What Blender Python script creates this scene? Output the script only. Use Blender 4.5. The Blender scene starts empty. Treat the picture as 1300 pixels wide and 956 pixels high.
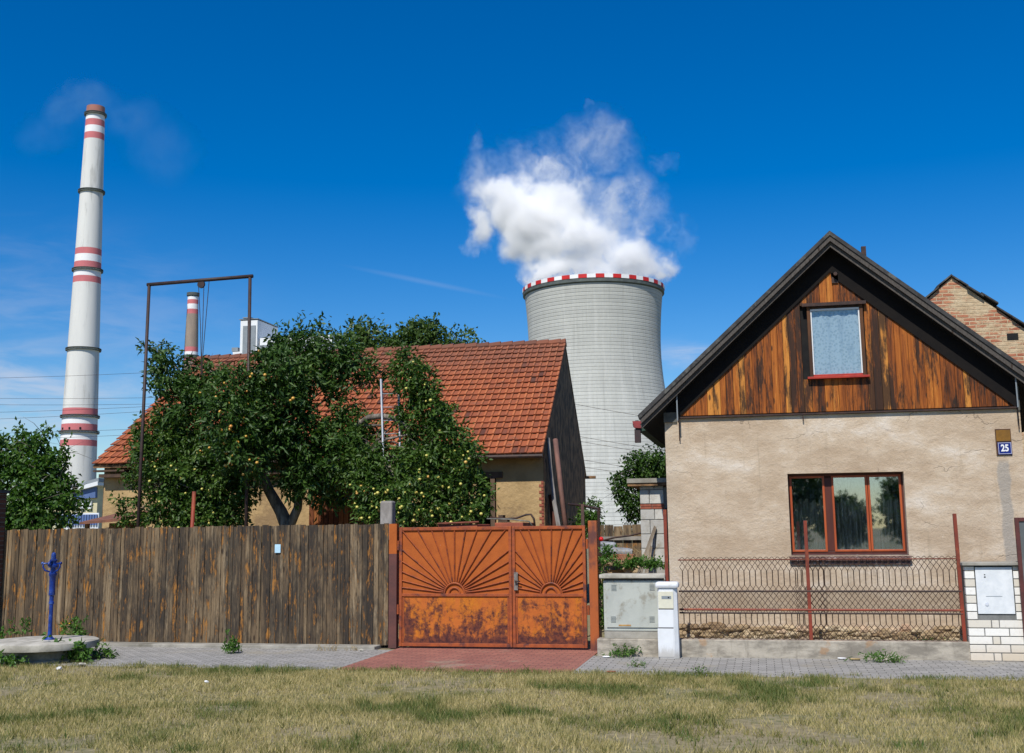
import bpy, math, random
import numpy as np
from mathutils import Vector
random.seed(7); rng = np.random.default_rng(11)
sc = bpy.context.scene
COL = sc.collection
rad = math.radians

# ------------------------------------------------------------------ camera
F, PI_, RO, YA, HC = 1440.0, rad(9.38), rad(-.63), rad(12.08), 1.75
fw = np.array([-math.sin(YA)*math.cos(PI_), math.cos(YA)*math.cos(PI_), math.sin(PI_)])
rt = np.array([math.cos(YA), math.sin(YA), 0.0]); up = np.cross(rt, fw)
c_, s_ = math.cos(RO), math.sin(RO)
rt, up = c_*rt+s_*up, -s_*rt+c_*up
O_ = np.array([0, 0, HC])
def ray(x, y): return (x-650)/F*rt-(y-433.5)/F*up+fw
def G(x, y, z=0.0):
    d = ray(x, y); return Vector(O_+d*(z-HC)/d[2])
def P(x, y, Y):
    d = ray(x, y); return Vector(O_+d*Y/d[1])
cam_d = bpy.data.cameras.new('camera'); cam = bpy.data.objects.new('camera', cam_d); COL.objects.link(cam)
from mathutils import Matrix
M = Matrix(((rt[0], up[0], -fw[0], 0), (rt[1], up[1], -fw[1], 0), (rt[2], up[2], -fw[2], HC), (0, 0, 0, 1)))
cam.matrix_world = M
cam_d.sensor_width = 36; cam_d.lens = F/1300*36; cam_d.shift_y = -44.5/1300
cam_d.clip_start = .1; cam_d.clip_end = 9000
sc.camera = cam

# ------------------------------------------------------------------ light
SUN_EL, SUN_AZ = rad(50), rad(8)       # azimuth: towards -X from the facade normal (-Y)
sd = Vector((-math.sin(SUN_AZ)*math.cos(SUN_EL), -math.cos(SUN_AZ)*math.cos(SUN_EL), math.sin(SUN_EL)))
L = bpy.data.lights.new('sun', 'SUN'); L.energy = 4.7; L.angle = rad(.5); L.color = (1, .955, .88)
so = bpy.data.objects.new('sun', L); COL.objects.link(so); so.rotation_euler = (-sd).to_track_quat('-Z', 'Y').to_euler(); so.location = (0, 0, 50)
sc.view_settings.view_transform = 'Standard'; sc.view_settings.look = 'None'
sc.view_settings.gamma = 1; sc.view_settings.exposure = 0.05; sc.view_settings.use_curve_mapping = False

# ------------------------------------------------------------------ node helper
class NB:
    def __init__(s, nt): s.nt = nt
    def n(s, t, **k):
        nd = s.nt.nodes.new(t)
        for a, b in k.items(): setattr(nd, a, b)
        return nd
    def put(s, sock, v):
        if isinstance(v, bpy.types.NodeSocket): s.nt.links.new(v, sock)
        elif v is not None:
            if isinstance(v, (tuple, list)) and len(v) == 3 and sock.type == 'RGBA': v = (*v, 1)
            sock.default_value = v
    def m(s, op, a, b=0.0, c=0.0):
        nd = s.n('ShaderNodeMath', operation=op)
        s.put(nd.inputs[0], a); s.put(nd.inputs[1], b); s.put(nd.inputs[2], c)
        return nd.outputs[0]
    def clamp(s, a):
        nd = s.n('ShaderNodeClamp'); s.put(nd.inputs[0], a); return nd.outputs[0]
    def vm(s, op, a, b=(0, 0, 0), sc_=None):
        nd = s.n('ShaderNodeVectorMath', operation=op)
        s.put(nd.inputs[0], a); s.put(nd.inputs[1], b)
        if sc_ is not None: s.put(nd.inputs[3], sc_)
        return nd.outputs['Value'] if op in ('LENGTH', 'DOT_PRODUCT', 'DISTANCE') else nd.outputs[0]
    def co(s, scale=(1, 1, 1), loc=(0, 0, 0), world=False):
        if world: v = s.n('ShaderNodeNewGeometry').outputs['Position']
        else: v = s.n('ShaderNodeTexCoord').outputs['Object']
        if scale == (1, 1, 1) and loc == (0, 0, 0): return v
        mp = s.n('ShaderNodeMapping'); s.put(mp.inputs[0], v)
        mp.inputs['Scale'].default_value = scale; mp.inputs['Location'].default_value = loc
        return mp.outputs[0]
    def noise(s, vec, scale=1.0, det=4.0, rough=.55, dist=0.0):
        nd = s.n('ShaderNodeTexNoise'); s.put(nd.inputs['Vector'], vec); nd.inputs['Scale'].default_value = scale
        nd.inputs['Detail'].default_value = det; nd.inputs['Roughness'].default_value = rough; nd.inputs['Distortion'].default_value = dist
        return nd.outputs[0]
    def ramp(s, f, stops):
        nd = s.n('ShaderNodeValToRGB'); s.put(nd.inputs[0], f); e = nd.color_ramp.elements
        while len(e) < len(stops): e.new(.5)
        for i, (p, c) in enumerate(stops):
            e[i].position = p; e[i].color = (*c, 1) if len(c) == 3 else c
        return nd.outputs[0]
    def mix(s, f, a, b, mode='MIX'):
        nd = s.n('ShaderNodeMix', data_type='RGBA', blend_type=mode)
        s.put(nd.inputs[0], f); s.put(nd.inputs[6], a); s.put(nd.inputs[7], b); return nd.outputs[2]
    def mr(s, v, a, b, c=0.0, d=1.0, smooth=True):
        nd = s.n('ShaderNodeMapRange', interpolation_type='SMOOTHSTEP' if smooth else 'LINEAR')
        s.put(nd.inputs[0], v); s.put(nd.inputs[1], a); s.put(nd.inputs[2], b); s.put(nd.inputs[3], c); s.put(nd.inputs[4], d)
        return nd.outputs[0]
    def xyz(s, v):
        nd = s.n('ShaderNodeSeparateXYZ'); s.put(nd.inputs[0], v); return nd.outputs
    def win(s, x, a, b, soft=.02):
        return s.m('MULTIPLY', s.mr(x, a-soft, a+soft), s.mr(x, b-soft, b+soft, 1.0, 0.0))
    def attr(s, name='rnd'):
        nd = s.n('ShaderNodeAttribute', attribute_name=name); return nd.outputs['Fac']
    def bump(s, h, st=.3, dist=.01):
        nd = s.n('ShaderNodeBump'); s.put(nd.inputs['Height'], h); nd.inputs['Strength'].default_value = st; nd.inputs['Distance'].default_value = dist
        return nd.outputs[0]
def material(name):
    m = bpy.data.materials.new(name); m.use_nodes = True; nt = m.node_tree; nt.nodes.clear()
    b = NB(nt); out = b.n('ShaderNodeOutputMaterial'); return m, b, out
def principled(b, out, col, rough=.8, metal=0.0, normal=None, spec=.3):
    p = b.n('ShaderNodeBsdfPrincipled'); b.put(p.inputs['Base Color'], col); b.put(p.inputs['Roughness'], rough)
    p.inputs['Metallic'].default_value = metal; p.inputs['Specular IOR Level'].default_value = spec
    if normal is not None: b.put(p.inputs['Normal'], normal)
    b.nt.links.new(p.outputs[0], out.inputs[0]); return p
def simple(name, c1, c2=None, scale=6.0, rough=.8, metal=0, bump=.2, bscale=None, spec=.3, st=(1, 1, 1), lo=.35, hi=.65, bd=.01, c3=None, s3=1.5):
    m, b, out = material(name)
    co = b.co(st)
    c2 = c2 or tuple(x*.75 for x in c1)
    col = b.mix(b.mr(b.noise(co, scale, 6, .6), lo, hi), c1, c2)
    if c3: col = b.mix(b.mr(b.noise(co, s3, 5, .65), .52, .66), col, c3)
    bn = b.bump(b.noise(co, bscale or scale*4, 5, .6), bump, bd) if bump else None
    principled(b, out, col, rough, metal, bn, spec); return m

# ------------------------------------------------------------------ mesh helper
class MB:
    def __init__(s): s.v = []; s.f = []; s.r = []; s.mi = []; s.cur = 0
    def add(s, vs, fs, r=None, mi=None):
        o = len(s.v); s.v += [tuple(v) for v in vs]; r = random.random() if r is None else r
        for f in fs: s.f.append(tuple(i+o for i in f)); s.r.append(r); s.mi.append(s.cur if mi is None else mi)
        return s
    def hexa(s, a, r=None, mi=None):   # 8 pts: bottom 4 ccw, top 4
        return s.add(a, [(3, 2, 1, 0), (4, 5, 6, 7), (0, 1, 5, 4), (1, 2, 6, 5), (2, 3, 7, 6), (3, 0, 4, 7)], r, mi)
    def box(s, x0, x1, y0, y1, z0, z1, r=None, mi=None):
        return s.hexa([(x0, y0, z0), (x1, y0, z0), (x1, y1, z0), (x0, y1, z0), (x0, y0, z1), (x1, y0, z1), (x1, y1, z1), (x0, y1, z1)], r, mi)
    def prismY(s, poly, y0, y1, r=None, mi=None):   # poly in (x,z), ccw seen from -Y
        n = len(poly); vs = [(x, y0, z) for x, z in poly]+[(x, y1, z) for x, z in poly]
        fs = [tuple(range(n)), tuple(reversed(range(n, 2*n)))]+[(i+n, (i+1) % n+n, (i+1) % n, i) for i in range(n)]
        return s.add(vs, fs, r, mi)
    def tube(s, pts, rs, n=8, r=None, mi=None, cap=True):
        pts = [Vector(p) for p in pts]
        if not isinstance(rs, (list, tuple)): rs = [rs]*len(pts)
        vs = []; ref = Vector((0, 0, 1)) if abs((pts[-1]-pts[0]).normalized().z) < .9 else Vector((1, 0, 0))
        for i, p in enumerate(pts):
            t = (pts[min(i+1, len(pts)-1)]-pts[max(i-1, 0)]).normalized()
            a = t.cross(ref).normalized(); b = t.cross(a).normalized()
            for k in range(n):
                an = 2*math.pi*k/n; vs.append(p+(a*math.cos(an)+b*math.sin(an))*rs[i])
        fs = []
        for i in range(len(pts)-1):
            for k in range(n):
                k2 = (k+1) % n; fs.append((i*n+k, i*n+k2, (i+1)*n+k2, (i+1)*n+k))
        if cap: fs += [tuple(reversed(range(n))), tuple(range((len(pts)-1)*n, len(pts)*n))]
        return s.add(vs, fs, r, mi)
    def lathe(s, cx, cy, prof, n=32, mis=None, r=None, cap=True):   # prof: (radius, z)
        vs = []; 
        for (ra, z) in prof:
            for k in range(n):
                a = 2*math.pi*k/n; vs.append((cx+ra*math.cos(a), cy+ra*math.sin(a), z))
        o = len(s.v); s.v += vs; r = random.random() if r is None else r
        for i in range(len(prof)-1):
            for k in range(n):
                k2 = (k+1) % n; s.f.append((o+i*n+k, o+i*n+k2, o+(i+1)*n+k2, o+(i+1)*n+k)); s.r.append(r)
                s.mi.append(mis[i] if mis else s.cur)
        if cap:
            s.f.append(tuple(o+k for k in reversed(range(n)))); s.r.append(r); s.mi.append(mis[0] if mis else s.cur)
            s.f.append(tuple(o+(len(prof)-1)*n+k for k in range(n))); s.r.append(r); s.mi.append(mis[-1] if mis else s.cur)
        return s
    def lump(s, c, rx, ry, rz, n=8, m=6, jit=.18, r=None, mi=None):
        vs = []; 
        for i in range(m+1):
            th = math.pi*i/m
            for k in range(n):
                ph = 2*math.pi*k/n; q = 1+random.uniform(-jit, jit) if 0 < i < m else 1
                vs.append((c[0]+rx*q*math.sin(th)*math.cos(ph), c[1]+ry*q*math.sin(th)*math.sin(ph), c[2]-rz*q*math.cos(th)))
        fs = [(i*n+k, i*n+(k+1) % n, (i+1)*n+(k+1) % n, (i+1)*n+k) for i in range(m) for k in range(n)]
        return s.add(vs, fs, r, mi)
    def build(s, name, mats, parent=None, smooth=False, bevel=0, loc=None, auto=False):
        me = bpy.data.meshes.new(name)
        if parent is not None:
            root = parent
            while root.parent: root = root.parent
            off = root.location
        else: off = Vector(loc) if loc is not None else Vector((0, 0, 0))
        vv = np.array(s.v, dtype=float)-np.array(off)
        me.from_pydata([tuple(v) for v in vv], [], s.f)
        if not isinstance(mats, (list, tuple)): mats = [mats]
        for m in mats: me.materials.append(m)
        me.polygons.foreach_set('material_index', [min(i, len(mats)-1) for i in s.mi])
        a = me.attributes.new('rnd', 'FLOAT', 'FACE'); a.data.foreach_set('value', s.r)
        if smooth: me.polygons.foreach_set('use_smooth', [True]*len(s.f))
        me.update()
        o = bpy.data.objects.new(name, me); COL.objects.link(o)
        if parent is not None: o.parent = parent
        else: o.location = off
        if smooth and auto: me.set_sharp_from_angle(angle=rad(40))
        if bevel:
            b = o.modifiers.new('bevel', 'BEVEL'); b.width = bevel; b.segments = 2; b.limit_method = 'ANGLE'; b.angle_limit = rad(40)
        return o
def thing(name, label, cat, loc=(0, 0, 0), group=None):
    o = bpy.data.objects.new(name, None); COL.objects.link(o); o.location = loc; o.empty_display_size = .2
    return tag(o, label, cat, group)
def tag(o, label, cat, group=None, kind=None):
    if label: o['label'] = label
    if cat: o['category'] = cat
    if group: o['group'] = group
    if kind: o['kind'] = kind
    return o
def struct(o): o['kind'] = 'structure'; return o

# ------------------------------------------------------------------ world
w = bpy.data.worlds.new('World'); sc.world = w; w.use_nodes = True; nt = w.node_tree; nt.nodes.clear(); b = NB(nt)
sky = b.n('ShaderNodeTexSky', sky_type='NISHITA'); sky.sun_disc = False; sky.sun_elevation = SUN_EL
sky.sun_rotation = math.atan2(sd.x, sd.y)
sky.air_density = 1.0; sky.dust_density = .25; sky.ozone_density = 4.0; sky.altitude = 200
hs = b.n('ShaderNodeHueSaturation'); hs.inputs['Saturation'].default_value = 1.48; hs.inputs['Value'].default_value = 1.0; hs.inputs['Hue'].default_value = .509
b.put(hs.inputs['Color'], sky.outputs[0])
dirv = b.n('ShaderNodeTexCoord').outputs['Generated']
def dn(x, y):
    d = ray(x, y); d = d/np.linalg.norm(d); return d
def patch(x, y, sx, sy, ang=0):
    d = dn(x, y); r0 = rt-d*(rt@d); r0 /= np.linalg.norm(r0); u0 = np.cross(r0, d)*1.0; u0 = -u0 if u0[2] < 0 else u0
    ca, sa = math.cos(ang), math.sin(ang); r1, u1 = ca*r0+sa*u0, -sa*r0+ca*u0
    a = b.m('DIVIDE', b.vm('DOT_PRODUCT', dirv, tuple(r1)), sx); c = b.m('DIVIDE', b.vm('DOT_PRODUCT', dirv, tuple(u1)), sy)
    q = b.m('SQRT', b.m('ADD', b.m('MULTIPLY', a, a), b.m('MULTIPLY', c, c)))
    front = b.mr(b.vm('DOT_PRODUCT', dirv, tuple(d)), .5, .6)
    return b.m('MULTIPLY', b.mr(q, 0.0, 1.0, 1.0, 0.0), front)
mp = b.n('ShaderNodeMapping'); b.put(mp.inputs[0], dirv); mp.inputs['Scale'].default_value = (5, 5, 22)
cn = b.mr(b.noise(mp.outputs[0], 2.2, 6, .6, .4), .35, .75)
cl = b.m('ADD', b.m('MULTIPLY', patch(10, 512, .16, .055), .62), b.m('MULTIPLY', patch(880, 452, .06, .022), .6))
cl = b.m('ADD', cl, b.m('MULTIPLY', patch(60, 440, .22, .13), .22))
cl = b.m('MULTIPLY', cl, cn)
ct = b.m('MULTIPLY', patch(540, 358, .085, .0035, rad(-11.5)), .09)
cf = b.clamp(b.m('ADD', cl, ct))
skyc = b.mix(cf, hs.outputs[0], (5.6, 5.8, 6.6))
bg = b.n('ShaderNodeBackground'); b.put(bg.inputs[0], skyc); bg.inputs[1].default_value = .112
wo = b.n('ShaderNodeOutputWorld'); nt.links.new(bg.outputs[0], wo.inputs[0])

# ------------------------------------------------------------------ materials
def wood_boards(name, stops, grain=.5, knots=(.03, .015, .008), stain=None, rough=.75, stretch=2.0, extra=None):
    m, b, out = material(name)
    r = b.attr()
    co = b.co((1, 1, 1))
    off = b.n('ShaderNodeCombineXYZ'); b.put(off.inputs[0], b.m('MULTIPLY', r, 37.0)); b.put(off.inputs[2], b.m('MULTIPLY', r, 91.0))
    v = b.vm('ADD', co, off.outputs[0])
    g = b.noise(b.vm('MULTIPLY', v, (38, 38, stretch)), 1.0, 6, .65, .6)
    fine = b.noise(b.vm('MULTIPLY', v, (160, 160, 5)), 1.0, 3, .6)
    f = b.m('ADD', b.m('MULTIPLY', r, .55), b.m('MULTIPLY', b.m('SUBTRACT', g, .28), grain*1.8))
    col = b.ramp(b.clamp(f), stops)
    kn = b.n('ShaderNodeTexVoronoi'); b.put(kn.inputs['Vector'], b.vm('MULTIPLY', v, (9, 9, 3.2))); kn.inputs['Scale'].default_value = 1.0
    kd = b.mr(kn.outputs['Distance'], .10, .2, 1.0, 0.0)
    col = b.mix(b.m('MULTIPLY', kd, .8), col, knots)
    col = b.mix(.45, col, b.mix(fine, (.35, .35, .35), (1.25, 1.25, 1.25)), 'MULTIPLY')
    if extra: col = extra(b, col, co)
    h = b.m('ADD', g, b.m('MULTIPLY', fine, .5))
    principled(b, out, col, rough, 0, b.bump(h, .5, .006), .25); return m

def paint(b, col, c, f): return b.mix(f, col, c)

MAT = {}
MAT['fence'] = wood_boards('weathered_fence_boards', [(0, (.014, .010, .007)), (.22, (.052, .037, .024)), (.5, (.135, .092, .052)), (.75, (.23, .16, .088)), (1, (.37, .285, .18))],
    grain=.75, extra=lambda b, col, co: b.mix(b.m('MULTIPLY', b.mr(b.noise(b.vm('MULTIPLY', co, (9, 9, 1.9)), 1.0, 7, .78), .535, .64), .8),
        b.mix(b.m('MULTIPLY', b.mr(b.m('ADD', b.noise(b.vm('MULTIPLY', co, (4.5, 4.5, .9)), 1.0, 6, .75), b.mr(b.xyz(co)[0], -3.5, 1.5, -.06, .06)), .43, .62), .82), col, (.022, .02, .018)), (.4, .17, .03)))
def gable_extra(b, col, co):
    x, y, z = b.xyz(co)
    n = b.noise(b.vm('MULTIPLY', co, (7, 7, 1.0)), 1.0, 8, .78, .2)
    def g(x0, w_): return b.mr(b.m('ABSOLUTE', b.m('SUBTRACT', x, x0)), 0.0, w_, 1.0, 0.0)
    near = b.m('MAXIMUM', b.m('MAXIMUM', g(XW0-.16, .36), g(XW1+.16, .4)), b.m('MULTIPLY', g(XW1+.9, .35), .55))
    near = b.m('MAXIMUM', near, b.m('MULTIPLY', g(XW0-1.0, .3), .5))
    f = b.mr(b.m('ADD', n, b.m('MULTIPLY', near, .12)), .50, .63)
    col = b.mix(b.m('MULTIPLY', f, .9), col, (.018, .011, .007))
    return col
EX = {}

def glass_mat(name, tint=(.75, .85, .9), refl=.16):
    m, b, out = material(name)
    tr = b.n('ShaderNodeBsdfTransparent'); tr.inputs[0].default_value = (*tint, 1)
    gl = b.n('ShaderNodeBsdfGlossy'); gl.inputs['Roughness'].default_value = .02; gl.inputs[0].default_value = (1, 1, 1, 1)
    fr = b.n('ShaderNodeLayerWeight'); fr.inputs[0].default_value = .5
    f = b.clamp(b.m('ADD', b.m('MULTIPLY', b.m('POWER', fr.outputs['Facing'], 4.0), .8), refl+.04)); mx = b.n('ShaderNodeMixShader'); b.put(mx.inputs[0], f)
    b.nt.links.new(tr.outputs[0], mx.inputs[1]); b.nt.links.new(gl.outputs[0], mx.inputs[2]); b.nt.links.new(mx.outputs[0], out.inputs[0]); return m

def leaf_mat(name, c0, c1, c2, trans=.25, rough=.4):
    m, b, out = material(name)
    col = b.ramp(b.attr(), [(0, c0), (.55, c1), (1, c2)])
    p = b.n('ShaderNodeBsdfPrincipled'); b.put(p.inputs['Base Color'], col); p.inputs['Roughness'].default_value = rough; p.inputs['Specular IOR Level'].default_value = .3
    t = b.n('ShaderNodeBsdfTranslucent'); b.put(t.inputs[0], b.mix(1.0, col, (1.3, 1.5, .5), 'MULTIPLY'))
    mx = b.n('ShaderNodeMixShader'); mx.inputs[0].default_value = trans
    b.nt.links.new(p.outputs[0], mx.inputs[1]); b.nt.links.new(t.outputs[0], mx.inputs[2]); b.nt.links.new(mx.outputs[0], out.inputs[0]); return m
MAT['leaf_dark'] = leaf_mat('apple_leaves', (.014, .036, .006), (.04, .092, .014), (.1, .17, .035), .22, .48)
MAT['leaf_mid'] = leaf_mat('pear_leaves', (.018, .044, .006), (.05, .105, .014), (.12, .19, .035), .22, .48)
MAT['leaf_light'] = leaf_mat('light_leaves', (.03, .075, .012), (.065, .14, .022), (.12, .2, .04), .3)
MAT['leaf_walnut'] = leaf_mat('walnut_leaves', (.03, .06, .015), (.07, .12, .025), (.12, .18, .05), .3)
MAT['weed'] = leaf_mat('weed_leaves', (.04, .1, .015), (.08, .17, .03), (.14, .25, .05), .3)
MAT['grass'] = leaf_mat('grass_blades', (.055, .12, .02), (.25, .23, .08), (.50, .41, .2), .3, .6)
MAT['straw'] = simple('dry_straw', (.45, .34, .17), (.3, .22, .1), 30, .9, bump=0)
MAT['bark'] = simple('bark', (.26, .22, .18), (.09, .075, .06), 9, .95, bump=.8, bscale=22, st=(1, 1, .3), bd=.03)
MAT['stem'] = simple('green_stem', (.1, .15, .04), (.08, .08, .03), 20, .8, bump=0)
def fruit_mat(name, c1, c2):
    m, b, out = material(name); oi = b.n('ShaderNodeObjectInfo').outputs['Random']
    f = b.clamp(b.m('ADD', b.m('MULTIPLY', oi, .5), b.m('MULTIPLY', b.attr(), .5)))
    principled(b, out, b.ramp(f, [(0, c1), (.45, c1), (.75, c2), (1, tuple(x*.6 for x in c2))]), .35, 0, None, .5); return m
MAT['apple_red'] = fruit_mat('ripe_apple_skin', (.62, .34, .06), (.6, .12, .04))
MAT['apple_yel'] = fruit_mat('yellow_apple_skin', (.58, .52, .12), (.6, .33, .08))

MAT['iron'] = simple('dark_iron', (.03, .02, .018), (.06, .03, .02), 12, .6, bump=.2)
MAT['red_post'] = simple('red_oxide_post', (.26, .045, .022), (.14, .035, .022), 7, .6, bump=.25, st=(1, 1, .5), c3=(.34, .09, .03), s3=4)
MAT['wire'] = simple('rusty_wire', (.03, .02, .016), (.07, .035, .022), 14, .7, bump=0)
MAT['rust_rail'] = simple('rusty_rail', (.2, .055, .03), (.1, .035, .02), 12, .8, bump=.2)
MAT['concrete'] = simple('old_concrete', (.36, .34, .29), (.22, .205, .17), 2.2, .95, bump=.45, bscale=30, c3=(.14, .13, .10), s3=1.3)
MAT['concrete_l'] = simple('pale_concrete', (.48, .45, .38), (.3, .28, .23), 5, .95, bump=.45, bscale=34)
MAT['white_paint'] = simple('white_plastic', (.74, .76, .78), (.66, .68, .7), 3, .45, bump=.05, c3=(.55, .55, .52), s3=2.2)
m, b, out = material('grimy_white_plastic'); co = b.co(); x, y, z = b.xyz(co)
col = b.mix(b.mr(b.noise(co, 3, 5, .6), .4, .7), (.72, .74, .75), (.62, .64, .64))
nz = b.noise(b.vm('MULTIPLY', co, (12, 12, 3)), 1, 6, .75)
col = b.mix(b.m('MULTIPLY', b.mr(b.m('ADD', z, b.m('MULTIPLY', nz, .3)), .18, .34, 1.0, 0.0), .6), col, (.3, .26, .2))
col = b.mix(b.m('MULTIPLY', b.mr(nz, .6, .75), .45), col, (.42, .4, .36)); principled(b, out, col, .5, 0, b.bump(b.noise(co, 30, 4, .6), .1, .004)); MAT['white_grimy'] = m
MAT['cream'] = simple('cream_panel', (.68, .66, .52), (.6, .58, .46), 4, .5, bump=0)
MAT['black'] = simple('black_void', (.008, .008, .009), (.015, .014, .013), 4, .9, bump=0)
MAT['dark_joint'] = simple('dark_joint', (.05, .05, .055), (.08, .08, .08), 4, .9, bump=0)

# ------------------------------------------------------------------ setting: ground, pavement, road
YK, YF, YW = 14.22, 16.82, 16.08       # pavement edge, gate/fence plane, low wall front
m, b, out = material('dry_ground')
co = b.co(world=True)
n1 = b.noise(co, .55, 7, .65); n2 = b.noise(co, 9, 5, .7); n3 = b.noise(co, .012, 6, .6)
col = b.mix(b.mr(n1, .42, .6), (.19, .155, .085), (.11, .12, .045)); col = b.mix(b.mr(n2, .3, .7), col, (.3, .25, .15))
col = b.mix(b.mr(n3, .4, .6), col, b.mix(.5, col, (.07, .1, .03)))
principled(b, out, col, .95, 0, b.bump(n2, .7, .03)); MAT['ground'] = m
g = MB()
gx = [-4000, -600, -120, -40, -20, 10, 30, 120, 600, 4000]; gy = [-600, -60, -8, 4, 9, 14.25, 17, 30, 60, 200, 800, 7000]
vs = [(x, y, -.012) for y in gy for x in gx]; nx = len(gx)
g.add(vs, [(j*nx+i, j*nx+i+1, (j+1)*nx+i+1, (j+1)*nx+i) for j in range(len(gy)-1) for i in range(nx-1)])
struct(g.build('ground', MAT['ground']))

def paver_mat(name, c1, c2, mort):
    m, b, out = material(name); co = b.co(world=True)
    # zigzag interlocking stones: shift the courses by a triangle wave
    x, y, z = b.xyz(co)
    tri = b.m('PINGPONG', b.m('MULTIPLY', x, 1.0), .05)
    v = b.n('ShaderNodeCombineXYZ'); b.put(v.inputs[0], x); b.put(v.inputs[1], b.m('ADD', y, tri))
    br = b.n('ShaderNodeTexBrick'); b.put(br.inputs['Vector'], v.outputs[0]); br.inputs['Scale'].default_value = 1.0
    br.inputs['Brick Width'].default_value = .2; br.inputs['Row Height'].default_value = .11; br.inputs['Mortar Size'].default_value = .006; br.inputs['Mortar Smooth'].default_value = .3
    b.put(br.inputs['Color1'], c1); b.put(br.inputs['Color2'], c2); b.put(br.inputs['Mortar'], mort)
    col = b.mix(.5, br.outputs[0], b.mix(b.noise(co, 1.7, 7, .7), (.45, .45, .45), (1.3, 1.28, 1.22)), 'MULTIPLY')
    col = b.mix(b.m('MULTIPLY', b.mr(b.noise(co, .9, 6, .7), .54, .68), .5), col, (.32, .28, .2))
    h = b.m('SUBTRACT', b.m('MULTIPLY', b.noise(co, 60, 3, .6), .25), br.outputs['Fac'])
    principled(b, out, col, .9, 0, b.bump(h, .6, .01)); return m
MAT['paver'] = paver_mat('grey_pavers', (.37, .355, .33), (.28, .27, .25), (.1, .095, .085))
MAT['paver_red'] = paver_mat('red_pavers', (.36, .15, .11), (.28, .11, .085), (.14, .085, .07))
XR0, XR1 = G(442, 843).x+.05, G(731, 850).x
g = MB(); g.box(-40, XR0, YK, 16.56, -.03, 0.0); g.box(XR1, 30, YK, YW+.05, -.03, 0.0)
struct(g.build('pavement', MAT['paver']))
g = MB(); g.box(XR0+.001, XR1-.001, YK, YF+.15, -.03, .002)
struct(g.build('driveway_pavement', MAT['paver_red']))
g = MB(); g.box(-40, XR0-.3, 16.56, YF+.06, -.03, .045)
struct(g.build('edging_strip', MAT['concrete'], bevel=.012))

# grass verge
def mesh_np(name, V, Fc, rnd, mats, parent=None, loc=(0, 0, 0), mi=None):
    me = bpy.data.meshes.new(name); nf, k = Fc.shape
    root = parent
    off = np.array(loc, float)
    if parent is not None:
        while root.parent: root = root.parent
        off = np.array(root.location)
    V = V-off
    me.vertices.add(len(V)); me.vertices.foreach_set('co', V.astype(np.float32).ravel())
    me.loops.add(nf*k); me.loops.foreach_set('vertex_index', Fc.astype(np.int32).ravel())
    me.polygons.add(nf); me.polygons.foreach_set('loop_start', np.arange(0, nf*k, k, dtype=np.int32))

    for m_ in (mats if isinstance(mats, (list, tuple)) else [mats]): me.materials.append(m_)
    me.update(calc_edges=True)
    a = me.attributes.new('rnd', 'FLOAT', 'FACE'); a.data.foreach_set('value', rnd.astype(np.float32))
    o = bpy.data.objects.new(name, me); COL.objects.link(o)
    if parent is not None: o.parent = parent
    else: o.location = loc
    return o
def vnoise(x, y, s, seed):
    r = np.random.default_rng(seed); A = r.random((64, 64)); u = x*s; v = y*s
    i = np.floor(u).astype(int); j = np.floor(v).astype(int); fu = u-i; fv = v-j; fu = fu*fu*(3-2*fu); fv = fv*fv*(3-2*fv)
    a = A[i % 64, j % 64]; b_ = A[(i+1) % 64, j % 64]; c = A[i % 64, (j+1) % 64]; d = A[(i+1) % 64, (j+1) % 64]
    return (a*(1-fu)+b_*fu)*(1-fv)+(c*(1-fu)+d*fu)*fv
def grass(n, x0, x1, y0, y1, h0, h1, seed):
    r = np.random.default_rng(seed)
    x = r.uniform(x0, x1, n); y = r.uniform(y0, y1, n)
    clump = .5*vnoise(x, y, 1.1, 3)+.3*vnoise(x, y, 5.0, 4)+.2*vnoise(x, y, 14.0, 6)
    bare = np.clip((vnoise(x, y, .8, 21)*.6+vnoise(x, y, 3.1, 22)*.4-.56)*7, 0, 1)
    keep = (r.random(n) < (.25+1.0*clump)*(1-.85*bare)) & (y < YK+.02+.14*vnoise(x, y*0, 3.0, 8)+.05*vnoise(x, y*0, 11.0, 9)); x, y, clump = x[keep], y[keep], clump[keep]; n = len(x)
    tuft = np.clip((vnoise(x, y, 7.0, 31)-.72)*5, 0, 1)
    h = r.uniform(h0, h1, n)*(.35+1.2*clump)*(1+1.3*tuft); a = r.uniform(0, 2*np.pi, n); wd = r.uniform(.002, .006, n)
    lean = r.uniform(.1, 1.3, n)*h; la = r.uniform(0, 2*np.pi, n)
    V = np.zeros((n, 3, 3)); V[:, 0] = np.c_[x-np.cos(a)*wd, y-np.sin(a)*wd, np.full(n, -.012)]; V[:, 1] = np.c_[x+np.cos(a)*wd, y+np.sin(a)*wd, np.full(n, -.012)]
    V[:, 2] = np.c_[x+np.cos(la)*lean, y+np.sin(la)*lean, h]
    green = np.clip((clump-.48)*2.2+.8*(vnoise(x, y, 1.7, 12)-.5)*2, 0, 1)+.6*np.exp(-((YK-y)/.22)**2)+.4*tuft
    rnd = np.clip(.95-.7*np.clip(green, 0, 1)+r.normal(0, .2, n), 0, 1)
    return V.reshape(-1, 3), np.arange(3*n).reshape(n, 3), rnd
V, Fc, rn = grass(360000, -11.5, 5.5, 8.2, YK+.2, .02, .05, 5)
tag(mesh_np('grass', V, Fc, rn, MAT['grass']), 'dry yellow and green grass verge in front of the pavement', 'grass', kind='stuff')

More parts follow.
